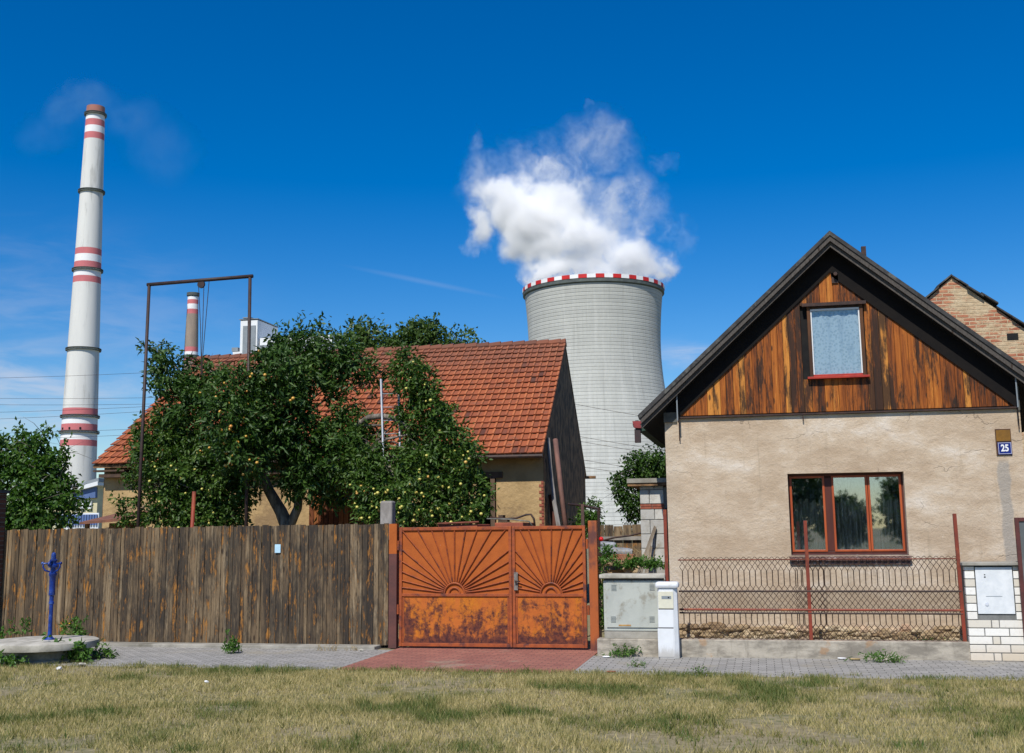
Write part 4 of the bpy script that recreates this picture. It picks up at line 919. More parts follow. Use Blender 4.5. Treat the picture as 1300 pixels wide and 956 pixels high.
c = MB(); v = P(793, 794, YKs); c.box(v.x-.08, v.x+.09, YKs-.0235, YKs-.0185, v.z-.006, v.z+.012); c.build('rust_patch', simple('rust_stain', (.5, .3, .1), (.4, .2, .06), 20, .8, bump=0), dr)
# service pillar
YPi = 15.86; gx0, gx1 = P(835, 790, YPi).x, P(861, 790, YPi).x; pz = zat(848, 747, YPi); 
root = thing('service_pillar', 'narrow white meter pillar with rounded cap standing before the low wall', 'meter pillar', ((gx0+gx1)/2, YPi, 0))
c = MB(); ch = .055; c.add([(gx0, YPi+.2, 0), (gx0, YPi+.03, 0), (gx0+.02, YPi, 0), (gx1-ch, YPi, 0), (gx1, YPi+.04, 0), (gx1, YPi+.2, 0)]+[(gx0+.008, YPi+.2, pz), (gx0+.008, YPi+.03, pz), (gx0+.028, YPi, pz), (gx1-ch-.006, YPi, pz), (gx1-.008, YPi+.04, pz), (gx1-.008, YPi+.2, pz)],
    [(5, 4, 3, 2, 1, 0), (6, 7, 8, 9, 10, 11)]+[(i, (i+1) % 6, (i+1) % 6+6, i+6) for i in range(6)]); c.build('body', MAT['white_grimy'], root, bevel=.003)
c = MB(); cxm = (gx0+gx1)/2; hw = (gx1-gx0)/2+.02; c.box(cxm-hw, cxm+hw, YPi-.03, YPi+.22, pz+.002, pz+.085); c.build('cap', MAT['white_paint'], root, bevel=.03)
def pill(px0, py0, px1, py1, name, mat, dy=.006):
    a, d = P(px0, py1, YPi), P(px1, py0, YPi); c = MB(); c.box(a.x, d.x, YPi-dy, YPi-.001, a.z, d.z); return c.build(name, mat, root, bevel=.002)
up_ = pill(836, 751, 854.5, 772.5, 'upper_door', MAT['cream']); pill(836, 774, 854.5, 796.5, 'middle_door', MAT['white_grimy']); pill(836, 798, 855, 834, 'lower_door', MAT['white_grimy'])
a = P(846, 758.5, YPi); c = MB(); c.box(a.x-.065, a.x+.065, YPi-.0085, YPi-.0065, a.z-.02, a.z+.02); s_l = c.build('slot', MAT['clad_grey'], up_)
c = MB(); c.box(a.x+.02, a.x+.04, YPi-.012, YPi-.009, a.z-.008, a.z+.008); c.build('lock', MAT['black'], up_)
pill(836, 772.6, 855, 773.9, 'seam', MAT['dark_joint'], .002); pill(836, 796.6, 855, 797.9, 'seam', MAT['dark_joint'], .002)
# red fence posts on wall
YMs = YW+.12
def post(pt, pb, lab, zb=None):
    a, d = P(*pt, YMs), P(*pb, YMs); c = MB(); z0 = wt-.01 if zb is None else zb
    h = .023; c.hexa([(d.x-h, YMs-h, z0), (d.x+h, YMs-h, z0), (d.x+h, YMs+h, z0), (d.x-h, YMs+h, z0), (a.x-h, YMs-h, a.z), (a.x+h, YMs-h, a.z), (a.x+h, YMs+h, a.z), (a.x-h, YMs+h, a.z)])
    tag(c.build('fence_post', MAT['red_post'], loc=(d.x, YMs, z0), bevel=.003), lab, 'fence post', 'red posts of the wire mesh fence')
post((1022, 661), (1030, 812), 'red steel fence post in front of the large window')
post((1211.5, 652), (1225, 815), 'red steel fence post leaning beside the white brick pillar')
post((844, 647), (849, 812), 'red steel fence post between grey cabinet and plaster house')
# mesh fence
root = thing('wire_mesh_fence', 'rusty ornamental wire mesh fence on the low wall in front of the house', 'fence', ((xw0+xw1b)/2+.8, YMs, wt))
mx0, mx1 = P(864, 760, YMs).x, P(1219, 760, YMs).x
def mz(py): return (zat(862, py-.0, YMs)+0)*1.0
lv = [(707.5, 0), (710.5, 1), (715, 0), (719.5, 1), (725, 0), (743, 0), (747.5, 1), (751.5, 0), (756, 1), (760.5, 0), (765, 1), (769.5, 0), (774, 1), (778, 0), (791, 0), (795, 1), (799, 0), (803.5, 1), (808, 0), (811, 1)]
c = MB(); npd = 48; p_ = (mx1-mx0)/npd
def wires(mb, x0, n, pitch, r_=.0043):
    for k in range(n):
        for sgn in (1, -1):
            pts = [(x0+k*pitch+sgn*(pitch/2 if s_t else .0025), YMs+sgn*.003, mz(py)) for py, s_t in lv]
            for i in range(len(pts)-1): mb.tube([pts[i], pts[i+1]], r_, 3, cap=False)
wires(c, mx0+p_/2, npd, p_)
xo = P(1012, 760, YMs).x; wires(c, xo+p_*.25, 6, p_*.9)
c.build('mesh', MAT['wire'], root)
for (py, r_, mat) in ((711, .009, 'rust_rail'), (750.5, .015, 'iron'), (773.5, .016, 'red_post'), (777.8, .013, 'iron'), (811.5, .009, 'rust_rail')):
    c = MB(); c.tube([(mx0-.02, YMs-.014, mz(py)), (mx1+.02, YMs-.014, mz(py))], r_, 6); c.build('rail', MAT[mat], root)

# white brick pillar with meter door
YBp = YW-.02; bx0 = P(1230, 800, YBp).x; bx1 = bx0+.86; bz1 = zat(1222, 719, YBp)
root = thing('brick_pillar', 'white brick wall pillar with a meter door at the right end of the fence', 'pillar', ((bx0+bx1)/2, YBp, 0))
cdx0, cdx1 = P(1239, 740, YBp).x, P(1286, 740, YBp).x; cdz0, cdz1 = zat(1260, 779.5, YBp), zat(1260, 720, YBp)
MAT['wbrick'] = None
m, b, out = material('white_bricks'); co = b.co(); x, y, z = b.xyz(co)
col = b.ramp(b.attr(), [(0, (.62, .57, .47)), (.5, (.72, .69, .62)), (1, (.8, .78, .72))]); col = b.mix(b.m('MULTIPLY', b.mr(z, .02, .3, 1.0, 0.0), .5), col, (.5, .38, .24))
col = b.mix(b.m('MULTIPLY', b.mr(b.noise(co, 20, 5, .7), .5, .75), .4), col, (.45, .42, .36)); principled(b, out, col, .9, 0, b.bump(b.noise(co, 45, 4, .7), .4, .006)); MAT['wbrick'] = m
MAT['mortar'] = simple('grey_mortar', (.2, .2, .19), (.15, .15, .14), 10, .95)
core = MB(); D_ = .38
core.box(bx0+.012, cdx0-.01, YBp+.012, YBp+D_, 0, bz1-.001); core.box(cdx1+.01, bx1-.012, YBp+.012, YBp+D_, 0, bz1-.001); core.box(cdx0-.01, cdx1+.01, YBp+.012, YBp+D_, 0, cdz0-.01); core.box(cdx0-.01, cdx1+.01, YBp+.1, YBp+D_, cdz0-.01, bz1-.001)
core.build('mortar_core', MAT['mortar'], root)
bk_ = MB(); z = .004; row = 0; hb = .104; r0 = random.Random(3)
while z < bz1-.03:
    x = bx0; pat = [.29, .095, .29, .095, .29] if row % 2 == 0 else [.2, .3, .3, .3]
    z1 = min(z+hb-.012, bz1-.004)
    segs = []; i = 0
    while x < bx1-.01:
        l = pat[i % len(pat)]; segs.append((x, min(x+l-.012, bx1))); x += l; i += 1
    for (a, d) in segs:
        parts = [(a, d)]
        if z1 > cdz0-.01:
            parts = []
            if a < cdx0-.012: parts.append((a, min(d, cdx0-.012)))
            if d > cdx1+.012: parts.append((max(a, cdx1+.012), d))
        for (p0, p1) in parts:
            if p1-p0 > .02: bk_.box(p0, p1, YBp+r0.uniform(-.003, .002), YBp+.1, z, z1, r0.random())
    z += hb; row += 1
bk_.build('bricks', MAT['wbrick'], root, bevel=.004)
c = MB(); c.box(bx0-.03, bx1+.02, YBp-.055, YBp+D_+.02, bz1+.01, bz1+.05); c.build('coping', MAT['concrete'], root, bevel=.008)
c = MB(); c.box(cdx0, cdx1, YBp-.004, YBp+.02, cdz0, cdz1); dd = c.build('meter_door', simple('pale_metal_door', (.72, .74, .74), (.62, .65, .66), 7, .5, bump=.1, metal=.0), root, bevel=.004)
c = MB(); a = P(1250, 731, YBp); c.box(a.x-.01, a.x+.01, YBp-.008, YBp-.005, a.z-.022, a.z-.008); c.box(a.x-.008, a.x+.008, YBp-.008, YBp-.005, a.z+.01, a.z+.02); c.build('keyhole', MAT['black'], dd)
c = MB(); a = P(1253, 767, YBp); c.tube([(a.x, YBp-.012, a.z), (a.x, YBp-.004, a.z)], .022, 12); c.build('knob', MAT['alu'], dd)
c = MB(); a = P(1262, 757, YBp); c.box(a.x-.1, a.x+.1, YBp-.0065, YBp-.0045, a.z-.003, a.z+.003); c.build('seam', MAT['clad_grey'], dd)
# brown gate at the right edge
YE = YBp+.12; a = P(1291, 700, YE); zt_ = zat(1291, 657, YE)
root = thing('garden_gate', 'dark brown framed metal gate at the right edge beside the white brick pillar', 'gate', (a.x+.5, YE, 0))
x0 = bx1+.02; x0 = P(1290.5, 700, YE-.15).x
c = MB(); YE2 = YE-.2
c.box(x0, x0+.05, YE2, YE2+.05, .28, zat(1291, 657, YE2)); c.box(x0+.051, x0+1.0, YE2+.003, YE2+.047, zat(1291, 657, YE2)-.05, zat(1291, 657, YE2)-.001); c.box(x0+.96, x0+1.01, YE2, YE2+.05, .05, zat(1291, 657, YE2)-.052)
c.box(x0+.051, x0+.955, YE2+.003, YE2+.047, .28, .33); c.build('frame', simple('brown_gate_paint', (.11, .035, .03), (.08, .03, .026), 6, .5, bump=.1), root, bevel=.004)
c = MB(); c.box(x0+.05, x0+.96, YE2+.02, YE2+.028, .33, zat(1291, 657, YE2)-.05); c.build('panel', simple('dull_glass_panel', (.16, .17, .17), (.1, .11, .11), 2, .3, bump=0, spec=.5), root)

# ------------------------------------------------------------------ plaster house
YH = 17.6; hx0, hx1 = P(846.5, 620, YH).x, P(1303, 620, YH).x
ww = dict(x0=P(1002.2, 655, YH).x, x1=P(1150.8, 655, YH).x, z1=(zat(999, 602, YH)+zat(1147, 598, YH))/2, z0=(zat(1006, 708, YH)+zat(1154, 702, YH))/2)
wz = (zat(861, 533, YH)+zat(1288, 518, YH))/2; wx0, wx1 = P(862, 525, YH).x, P(1289, 515, YH).x
YR = YH-.31; apx = P(1053, 293, YR); tl_ = P(812, 525, YR)
xa = apx.x; za = apx.z; pitch = (za-tl_.z)/(xa-tl_.x); tr2_ = P(1300, 465, YR); pitch_r = (za-tr2_.z)/(tr2_.x-xa); XW0, XW1 = P(1029, 440, YH).x, P(1095, 440, YH).x
xtl = tl_.x; xtr = xa+(za-tl_.z+.0)/pitch_r
print('house', hx0, hx1, xa, (hx0+hx1)/2, 'pitch', math.degrees(math.atan(pitch)), 'wood', wx0, wx1, wz, 'win', ww)
m, b, out = material('old_plaster'); co = b.co(world=True); x, y, z = b.xyz(co)
n1 = b.noise(b.vm('MULTIPLY', co, (.8, .8, 1.7)), 1.1, 7, .62, .3); n2 = b.noise(b.vm('MULTIPLY', co, (1.5, 1.5, 2.4)), 2.6, 8, .7)
col = b.ramp(b.m('ADD', b.m('MULTIPLY', n1, .65), b.m('MULTIPLY', n2, .35)), [(.32, (.40, .295, .195)), (.46, (.47, .36, .25)), (.55, (.55, .44, .32)), (.68, (.68, .60, .5))])
edge = b.m('MAXIMUM', b.mr(x, hx0+.05, hx0+.35, 1.0, 0.0), 0.0)
col = b.mix(b.m('MULTIPLY', edge, .22), col, (.5, .45, .36))
sx0, sx1 = P(1270, 640, YH).x, P(1285, 640, YH).x
strip = b.m('MULTIPLY', b.win(b.m('ADD', x, b.m('MULTIPLY', b.m('SUBTRACT', b.noise(co, 3, 4), .5), .12)), sx0, sx1, .02), b.mr(z, zat(1275, 590, YH), zat(1275, 580, YH), 1.0, 0.0))
col = b.mix(b.m('MULTIPLY', strip, .8), col, (.33, .3, .26))
band = b.win(b.m('ADD', z, b.m('MULTIPLY', b.m('SUBTRACT', n2, .5), .06)), zat(1040, 777, YH), zat(1040, 752, YH), .02)
col = b.mix(b.m('MULTIPLY', band, .55), col, (.27, .205, .14))
col = b.mix(b.m('MULTIPLY', b.mr(b.noise(b.vm('MULTIPLY', co, (9, 9, .7)), 1.0, 6, .7), .56, .72), .28), col, (.24, .19, .13))
col = b.mix(b.m('MULTIPLY', b.mr(b.noise(co, 60, 3, .7), .62, .7), .3), col, (.3, .24, .17))
vc = b.n('ShaderNodeTexVoronoi', feature='DISTANCE_TO_EDGE'); b.put(vc.inputs['Vector'], b.vm('ADD', co, b.vm('SCALE', b.n('ShaderNodeTexCoord').outputs['Object'], (0, 0, 0), 0.0)))
wn = b.n('ShaderNodeTexNoise'); b.put(wn.inputs['Vector'], co); wn.inputs['Scale'].default_value = 3.0; wn.inputs['Detail'].default_value = 6
b.put(vc.inputs['Vector'], b.vm('ADD', co, b.vm('SCALE', wn.outputs['Color'], (0, 0, 0), .55))); vc.inputs['Scale'].default_value = .75
crk = b.m('MULTIPLY', b.mr(vc.outputs['Distance'], .0, .006, 1.0, 0.0), b.mr(b.noise(co, 1.2, 3), .5, .58))
col = b.mix(b.m('MULTIPLY', crk, .45), col, (.15, .11, .08))
sil = b.m('MULTIPLY', b.win(x, ww['x0'], ww['x1'], .04), b.mr(z, ww['z0']-.75, ww['z0']-.1, 0.0, 1.0)); sil = b.m('MULTIPLY', sil, b.mr(z, ww['z0'], ww['z0']+.01, 1.0, 0.0))
col = b.mix(b.m('MULTIPLY', b.m('MULTIPLY', sil, b.mr(b.noise(b.vm('MULTIPLY', co, (14, 14, .5)), 1.0, 5, .7), .42, .66)), .5), col, (.2, .16, .12))
sp2 = b.mr(b.noise(b.vm('MULTIPLY', co, (1, 1, 1)), 13, 4, .8), .66, .7); col = b.mix(b.m('MULTIPLY', sp2, .5), col, (.62, .56, .47))
principled(b, out, col, .95, 0, b.bump(b.m('ADD', b.m('SUBTRACT', b.noise(co, 22, 7, .75), b.m('MULTIPLY', crk, .5)), b.m('MULTIPLY', n2, 1.2)), .6, .025)); MAT['plaster'] = m
HD = 7.0
root = thing('gabled_house', 'beige plaster house with dark steep roof, board gable and three pane window', 'house', ((hx0+hx1)/2, YH, 0))
c = MB(); T = .32; z00 = 0.0
c.box(hx0, ww['x0'], YH, YH+T, z00, wz); c.box(ww['x1'], hx1, YH, YH+T, z00, wz); c.box(ww['x0'], ww['x1'], YH, YH+T, z00, ww['z0']); c.box(ww['x0'], ww['x1'], YH, YH+T, ww['z1'], wz)
c.box(hx0, hx0+T, YH+T, YH+HD, z00, wz); c.box(hx1-T, hx1, YH+T, YH+HD, z00, wz); c.box(hx0+T, hx1-T, YH+HD-T, YH+HD, z00, wz)
c.build('wall', MAT['plaster'], root)
# gable backing + floor
off = .20/math.cos(math.atan(pitch))
def roofz(x, d=0): return za-off-d-abs(x-xa)*(pitch if x < xa else pitch_r)
c = MB(); c.prismY([(hx0+.02, wz+.003), (hx1-.02, wz+.003), (hx1-.02, roofz(hx1-.02)), (xa, roofz(xa)), (hx0+.02, roofz(hx0+.02))], YH+.035, YH+.2)
c.build('gable_backing', MAT['black'], root)
c = MB(); c.box(hx0+.33, hx1-.33, YH+1.6, YH+1.7, 0, wz-.02); c.box(hx0+.33, hx1-.33, YH+.33, YH+1.6, .9, .95); c.build('interior_wall', simple('dim_interior', (.10, .09, .08), (.07, .06, .055), 2, .9, bump=0), root)
MAT['gable'] = wood_boards('gable_boards', [(0, (.03, .010, .004)), (.28, (.12, .032, .006)), (.5, (.28, .074, .009)), (.8, (.43, .13, .016)), (1, (.6, .24, .04))], grain=.8, extra=gable_extra, rough=.6)
# object coords are relative to the house root: shift the stain positions
EXO = root.location
XW0s, XW1s = XW0, XW1
XW0, XW1 = XW0-EXO.x, XW1-EXO.x
bpy.data.materials.remove(MAT['gable'])
MAT['gable'] = wood_boards('gable_boards', [(0, (.03, .010, .004)), (.28, (.12, .032, .006)), (.5, (.28, .074, .009)), (.8, (.43, .13, .016)), (1, (.6, .24, .04))], grain=.8, extra=gable_extra, rough=.6)
XW0, XW1 = XW0s, XW1s
uz0, uz1 = zat(1062, 478, YH), zat(1060, 389, YH)
c = MB(); x = wx0; r0 = random.Random(12); zw0 = wz+.045
while x < wx1-.01:
    wd = min(r0.choice([.085, .095, .105, .115]), wx1-x); a, d = x+.0025, x+wd-.0025; yy = YH-.022+r0.uniform(-.004, .004); rr = r0.random(); rr = rr*.9 if r0.random() > .12 else 1.3
    def top(q): return roofz(q)-.01
    cutv = a < XW1+.02 and d > XW0-.02
    spans = [(zw0, None)] if not cutv else [(zw0, uz0-.03), (uz1+.03, None)]
    pts_ = [a, d] if not (a < xa < d) else [a, xa, d]
    for (z0, z1) in spans:
        for p0, p1 in zip(pts_[:-1], pts_[1:]):
            t0, t1 = (top(p0), top(p1)) if z1 is None else (z1, z1)
            if max(t0, t1) > z0: c.prismY([(p0, z0), (p1, z0), (p1, max(t1, z0+.001)), (p0, max(t0, z0+.001))], yy, yy+.03, rr)
    x += wd
c.build('gable_boards', MAT['gable'], root)
c = MB(); c.box(wx0-.03, wx1+.02, YH-.05, YH+.033, wz+.004, wz+.03); c.box(P(1019, 525, YH).x-.008, P(1019, 525, YH).x+.008, YH-.045, YH-.03, wz-.09, wz+.02); c.build('drip_strip', MAT['iron'], root)
MAT['evb'] = simple('grey_eaves_board', (.12, .12, .105), (.08, .08, .07), 5, .9)
c = MB(); c.box(hx0-.01, wx0-.035, YH-.03, YH+.02, wz-.05, roofz(hx0)-.02); c.build('eaves_box', MAT['evb'], root)
c = MB(); c.box(wx1+.025, hx1, YH-.03, YH+.02, wz-.02, roofz(hx1)-.02); c.build('eaves_box', MAT['evb'], root)
for px, y0_, y1_ in ((859, 500, 534), (1289.5, 482, 517)):
    c = MB(); a = P(px, y0_, YH-.2); d = P(px, y1_, YH-.2); c.tube([(a.x, YH-.2, a.z+.1), (a.x, YH-.2, d.z)], .011, 6); c.build('rod', MAT['clad_grey'], root)
for px, y0_, y1_ in ((861.8, 528, 560), (1291.5, 515, 545)):
    c = MB(); a = P(px, y0_, YH-.03); d = P(px, y1_, YH-.03); c.tube([(a.x, YH-.03, a.z), (a.x, YH-.03, d.z)], .009, 6); c.build('rod', MAT['iron'], root)
# roof
MAT['roofing'] = simple('dark_roofing', (.055, .052, .05), (.03, .029, .028), 7, .75, bump=.4, bscale=25, c3=(.1, .1, .09), s3=5)
MAT['barge'] = wood_boards('dark_barge_board', [(0, (.02, .018, .016)), (.5, (.05, .042, .036)), (1, (.13, .115, .1))], grain=.5, stretch=18)
MAT['soffit'] = simple('shade_black_soffit', (.008, .006, .005), (.005, .004, .004), 6, .95)  # near-black colour carries the deep shade under the eaves
def slope_slab(mb, side, d0, d1, y0, y1, ext=0.0, r=None, mi=None):
    # d0,d1 : perpendicular depths below the outer roof line
    pitch_ = pitch if side < 0 else pitch_r; k = 1/math.cos(math.atan(pitch)); x1 = xtl-ext if side < 0 else xtr+ext
    q = [(xa, za-d0*k), (x1, za-d0*k-abs(x1-xa)*pitch_), (x1+(d1-d0)*.35*-side, za-d1*k-abs(x1-xa)*pitch_+(d1-d0)*.1), (xa, za-d1*k)]
    if side > 0: q = q[::-1]
    mb.prismY(q, y0, y1, r, mi)
rfm = MB()
for sd_ in (-1, 1): slope_slab(rfm, sd_, 0.0, .05, YR-.02, YH+HD+.3, .03)
roof = rfm.build('roof', MAT['roofing'], root)
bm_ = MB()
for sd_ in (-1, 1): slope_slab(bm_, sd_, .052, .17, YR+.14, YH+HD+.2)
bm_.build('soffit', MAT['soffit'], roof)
bg_ = MB()
for sd_ in (-1, 1): slope_slab(bg_, sd_, .051, .115, YR, YR+.03); slope_slab(bg_, sd_, .118, .175, YR+.05, YR+.08)
bg_.build('barge_board', MAT['barge'], roof)
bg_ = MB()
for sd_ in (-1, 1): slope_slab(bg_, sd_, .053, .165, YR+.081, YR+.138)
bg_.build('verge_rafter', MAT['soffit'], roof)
a = P(1095.5, 314.5, YH+.6); c = MB(); c.box(a.x-.035, a.x+.035, YH+.5, YH+.57, a.z-.5, a.z); c.build('vent_pipe', MAT['iron'], roof)
a = P(1060, 352, YH); c = MB(); c.box(a.x-.055, a.x+.04, YH-.05, YH-.03, a.z-.1, a.z+.06); c.tube([(a.x, YH-.13, a.z+.03), (a.x, YH-.03, a.z+.03)], .03, 8); c.build('gable_bracket', MAT['iron'], root)

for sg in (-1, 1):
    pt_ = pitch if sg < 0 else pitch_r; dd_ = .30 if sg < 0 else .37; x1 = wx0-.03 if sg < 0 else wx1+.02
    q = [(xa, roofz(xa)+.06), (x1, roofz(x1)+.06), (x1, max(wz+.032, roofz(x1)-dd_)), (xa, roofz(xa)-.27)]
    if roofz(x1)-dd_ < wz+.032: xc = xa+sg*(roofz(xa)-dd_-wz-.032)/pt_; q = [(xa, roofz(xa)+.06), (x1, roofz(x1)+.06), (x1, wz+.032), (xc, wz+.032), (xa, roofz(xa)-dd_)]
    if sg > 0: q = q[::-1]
    c = MB(); c.prismY(q, YH-.05, YH-.027); c.build('eave_shade_strip', MAT['soffit'], roof)  # added dark strip along each rake, painting in the eave's shadow band
# windows
MAT['glass'] = glass_mat('window_glass', (.80, .86, .90), .24)
MAT['frame_o'] = simple('orange_varnish', (.42, .085, .018), (.32, .06, .015), 6, .45, bump=.15, st=(1, 1, .2), spec=.45)
MAT['frame_d'] = simple('dark_brown_varnish', (.10, .028, .018), (.07, .022, .016), 6, .5, bump=.15, st=(1, 1, .2))
m, b, out = material('net_curtain'); co = b.co(); x, y, z = b.xyz(co)
tr = b.n('ShaderNodeBsdfTransparent'); df = b.n('ShaderNodeBsdfTranslucent'); df.inputs[0].default_value = (.3, .32, .3, 1); d2 = b.n('ShaderNodeBsdfDiffuse'); d2.inputs[0].default_value = (.55, .58, .54, 1)
ad = b.n('ShaderNodeMixShader'); ad.inputs[0].default_value = .3; b.nt.links.new(d2.outputs[0], ad.inputs[1]); b.nt.links.new(df.outputs[0], ad.inputs[2])
mx = b.n('ShaderNodeMixShader'); b.put(mx.inputs[0], b.clamp(b.m('ADD', b.mr(b.noise(b.vm('MULTIPLY', co, (22, 22, 3)), 1, 4, .6),   .4, .7, .15, .5), b.mr(b.m('ADD', z, b.m('MULTIPLY', b.noise(co, 9, 3, .6), .25)), 1.42, 1.75, .35, 0.0)))); b.nt.links.new(tr.outputs[0], mx.inputs[1]); b.nt.links.new(ad.outputs[0], mx.inputs[2]); b.nt.links.new(mx.outputs[0], out.inputs[0]); MAT['curtain'] = m
X0, X1, Z0, Z1 = ww['x0'], ww['x1'], ww['z0'], ww['z1']; YFW = YH+.165
win = MB(); win.box(X0, X0+.032, YFW, YFW+.06, Z0, Z1); win.box(X1-.032, X1, YFW, YFW+.06, Z0, Z1); win.box(X0+.0321, X1-.0321, YFW, YFW+.06, Z1-.045, Z1); win.box(X0+.0321, X1-.0321, YFW, YFW+.06, Z0, Z0+.055)
pxs = [P(px, 660, YFW).x for px in (1007, 1045, 1049.5, 1057, 1060.5, 1100, 1109, 1148)]
win.box(P(1048, 660, YFW).x, P(1059, 660, YFW).x, YFW, YFW+.06, Z0+.0601, Z1-.0601)
wf = win.build('window', MAT['frame_d'], root, bevel=.004)
def casement(xa_, xb_):
    c = MB(); t = .031; y = YFW-.012; z0, z1 = Z0+.05, Z1-.035
    c.box(xa_, xa_+t, y, y+.05, z0, z1); c.box(xb_-t, xb_, y, y+.05, z0, z1); c.box(xa_+t+.0002, xb_-t-.0002, y, y+.05, z0, z0+t); c.box(xa_+t+.0002, xb_-t-.0002, y, y+.05, z1-t, z1)
    c.build('casement', MAT['frame_o'], wf, bevel=.004)
    g = MB(); g.box(xa_+t, xb_-t, y+.02, y+.026, z0+t, z1-t); g.build('pane', MAT['glass'], wf)
xs = [X0+.028, P(1049, 660, YFW).x, P(1058, 660, YFW).x, P(1103.6, 660, YFW).x, P(1104, 660, YFW).x, X1-.028]
casement(xs[0], xs[1]); casement(xs[2], xs[3]-.001); casement(xs[4]+.001, xs[5])
c = MB(); c.hexa([(X0-.03, YH-.07, Z0-.075), (X1+.03, YH-.07, Z0-.075), (X1+.03, YH+.0, Z0-.075), (X0-.03, YH+.0, Z0-.075), (X0-.03, YH-.07, Z0-.045), (X1+.03, YH-.07, Z0-.045), (X1+.03, YH-.0005, Z0-.01), (X0-.03, YH-.0005, Z0-.01)])
c.box(X0-.005, X1+.005, YH-.03, YH-.001, Z0-.13, Z0-.076)
c.box(X0+.001, X1-.001, YH+.0005, YFW+.001, Z0+.001, Z0+.012); c.build('sill', simple('brown_metal_sill', (.13, .07, .06), (.09, .05, .045), 8, .6, c3=(.25, .2, .18), s3=9), wf, bevel=.003)
# curtain with folds
c = MB(); n = 90; vs = []; y0_ = YFW+.16
for i in range(n+1):
    x = X0+(X1-X0)*i/n; yy = y0_+.03*math.sin(i*1.15)+.015*math.sin(i*.37); vs += [(x, yy, Z0-.02), (x, yy+.01, Z1+.02)]
c.add(vs, [(2*i, 2*i+2, 2*i+3, 2*i+1) for i in range(n)], .5); c.build('curtain', MAT['curtain'], wf, smooth=True)
# upper window
ux0, ux1 = XW0-.0, XW1+.0
c = MB(); yb = YH-.06; t = .05
c.box(ux0-.03, ux0+t-.03, yb, YH+.03, uz0, uz1); c.box(ux1-t+.03, ux1+.03, yb, YH+.03, uz0, uz1); c.box(ux0-.028, ux1+.028, YH+.0305, YH+.034, uz0, uz1)
f2 = c.build('window', simple('old_window_casing', (.12, .05, .02), (.05, .025, .015), 6, .8, st=(1, 1, .2)), root, bevel=.003)
c = MB(); c.box(ux0-.1, ux1+.08, yb-.05, YH-.03, uz1+.001, uz1+.05); c.build('head_board', MAT['iron'], f2)
c = MB(); c.box(ux0-.07, ux1+.07, yb-.05, YH-.028, uz0-.035, uz0-.002); c.box(ux0+.021, ux1-.021, yb+.015, YH+.02, uz0+.001, uz0+.035); c.build('sill', simple('bright_red_sill', (.42, .04, .02), (.32, .03, .02), 6, .5), f2, bevel=.003)
c = MB(); a_ = .018
c.box(ux0+.0205, ux0+.0205+a_, yb+.02, YH+.02, uz0+.036, uz1-.06); c.box(ux1-.0205-a_, ux1-.0205, yb+.02, YH+.02, uz0+.036, uz1-.06); c.box(ux0+.0205, ux1-.0205, yb+.02, YH+.02, uz1-.0599, uz1-.035); c.build('white_casement', MAT['clad_white'], f2)
c = MB(); c.box(ux0+.021, ux1-.021, yb+.03, YH+.02, uz1-.0345, uz1-.001); c.build('dark_head', MAT['iron'], f2)
c = MB(); c.box(ux0+.039, ux1-.039, YH-.015, YH-.01, uz0+.036, uz1-.06); c.build('pane', glass_mat('upper_glass', (.9, .95, .97), .02), f2)
m, b, out = material('lace_blind'); co = b.co(); vo = b.n('ShaderNodeTexVoronoi'); b.put(vo.inputs['Vector'], co); vo.inputs['Scale'].default_value = 26
n1 = b.noise(b.vm('MULTIPLY', co, (9, 9, 1.2)), 1, 3, .5)
col = b.mix(b.mr(vo.outputs['Distance'], .2, .6), (.3, .34, .36), (.42, .46, .48)); col = b.mix(b.mr(n1, .5, .8), col, (.25, .29, .33)); principled(b, out, col, .9); MAT['lace'] = m
c = MB(); vs = []; n = 40
for i in range(n+1):
    x = ux0+.04+(ux1-ux0-.08)*i/n; yy = YH+.010+.006*math.sin(i*.5)+(.004*math.sin(i*1.3)); vs += [(x, yy, uz0+.037), (x, yy, uz1-.061)]
c.add(vs, [(2*i, 2*i+2, 2*i+3, 2*i+1) for i in range(n)], .5); c.build('lace_curtain', MAT['lace'], f2, smooth=True)

# house number sign
YN = YH-.012; a, d = P(1265, 560.5, YN), P(1282, 545, YN)
root2 = thing('house_number_sign', 'house number plate with a brown panel above a blue panel reading 25', 'sign', ((a.x+d.x)/2, YN, a.z))
c = MB(); c.box(a.x-.01, d.x+.008, YN-.004, YN+.012, zat(1273, 578, YN), zat(1273, 544.5, YN)); c.build('backing', simple('sign_backing', (.10, .05, .02), (.06, .03, .02), 10, .6), root2)
c = MB(); c.box(a.x, d.x-.002, YN-.012, YN-.0045, zat(1273, 560, YN), zat(1273, 546, YN)); c.build('upper_panel', simple('bronze_panel', (.23, .11, .015), (.16, .08, .015), 8, .45), root2)
c = MB(); bz0, bz1_ = zat(1273, 577, YN), zat(1273, 561.5, YN); c.box(a.x+.01, d.x+.004, YN-.013, YN-.0045, bz0, bz1_); c.build('blue_panel', simple('blue_enamel', (.01, .025, .2), (.01, .02, .16), 4, .3, bump=0), root2, bevel=.002)
c = MB(); bx_0, bx_1 = a.x+.018, d.x-.004
for (p, q, r_, s) in ((bx_0, bx_1, bz0+.008, bz0+.012), (bx_0, bx_1, bz1_-.012, bz1_-.008), (bx_0, bx_0+.004, bz0+.0125, bz1_-.0125), (bx_1-.004, bx_1, bz0+.0125, bz1_-.0125)): c.box(p, q, YN-.0145, YN-.0132, r_, s)
c.build('white_border', MAT['ch_pure'], root2)
tx = bpy.data.curves.new('number_text', 'FONT'); tx.body = '25'; tx.size = .135; tx.extrude = .001; tx.offset = .004; tx.align_x = 'CENTER'; tx.align_y = 'CENTER'
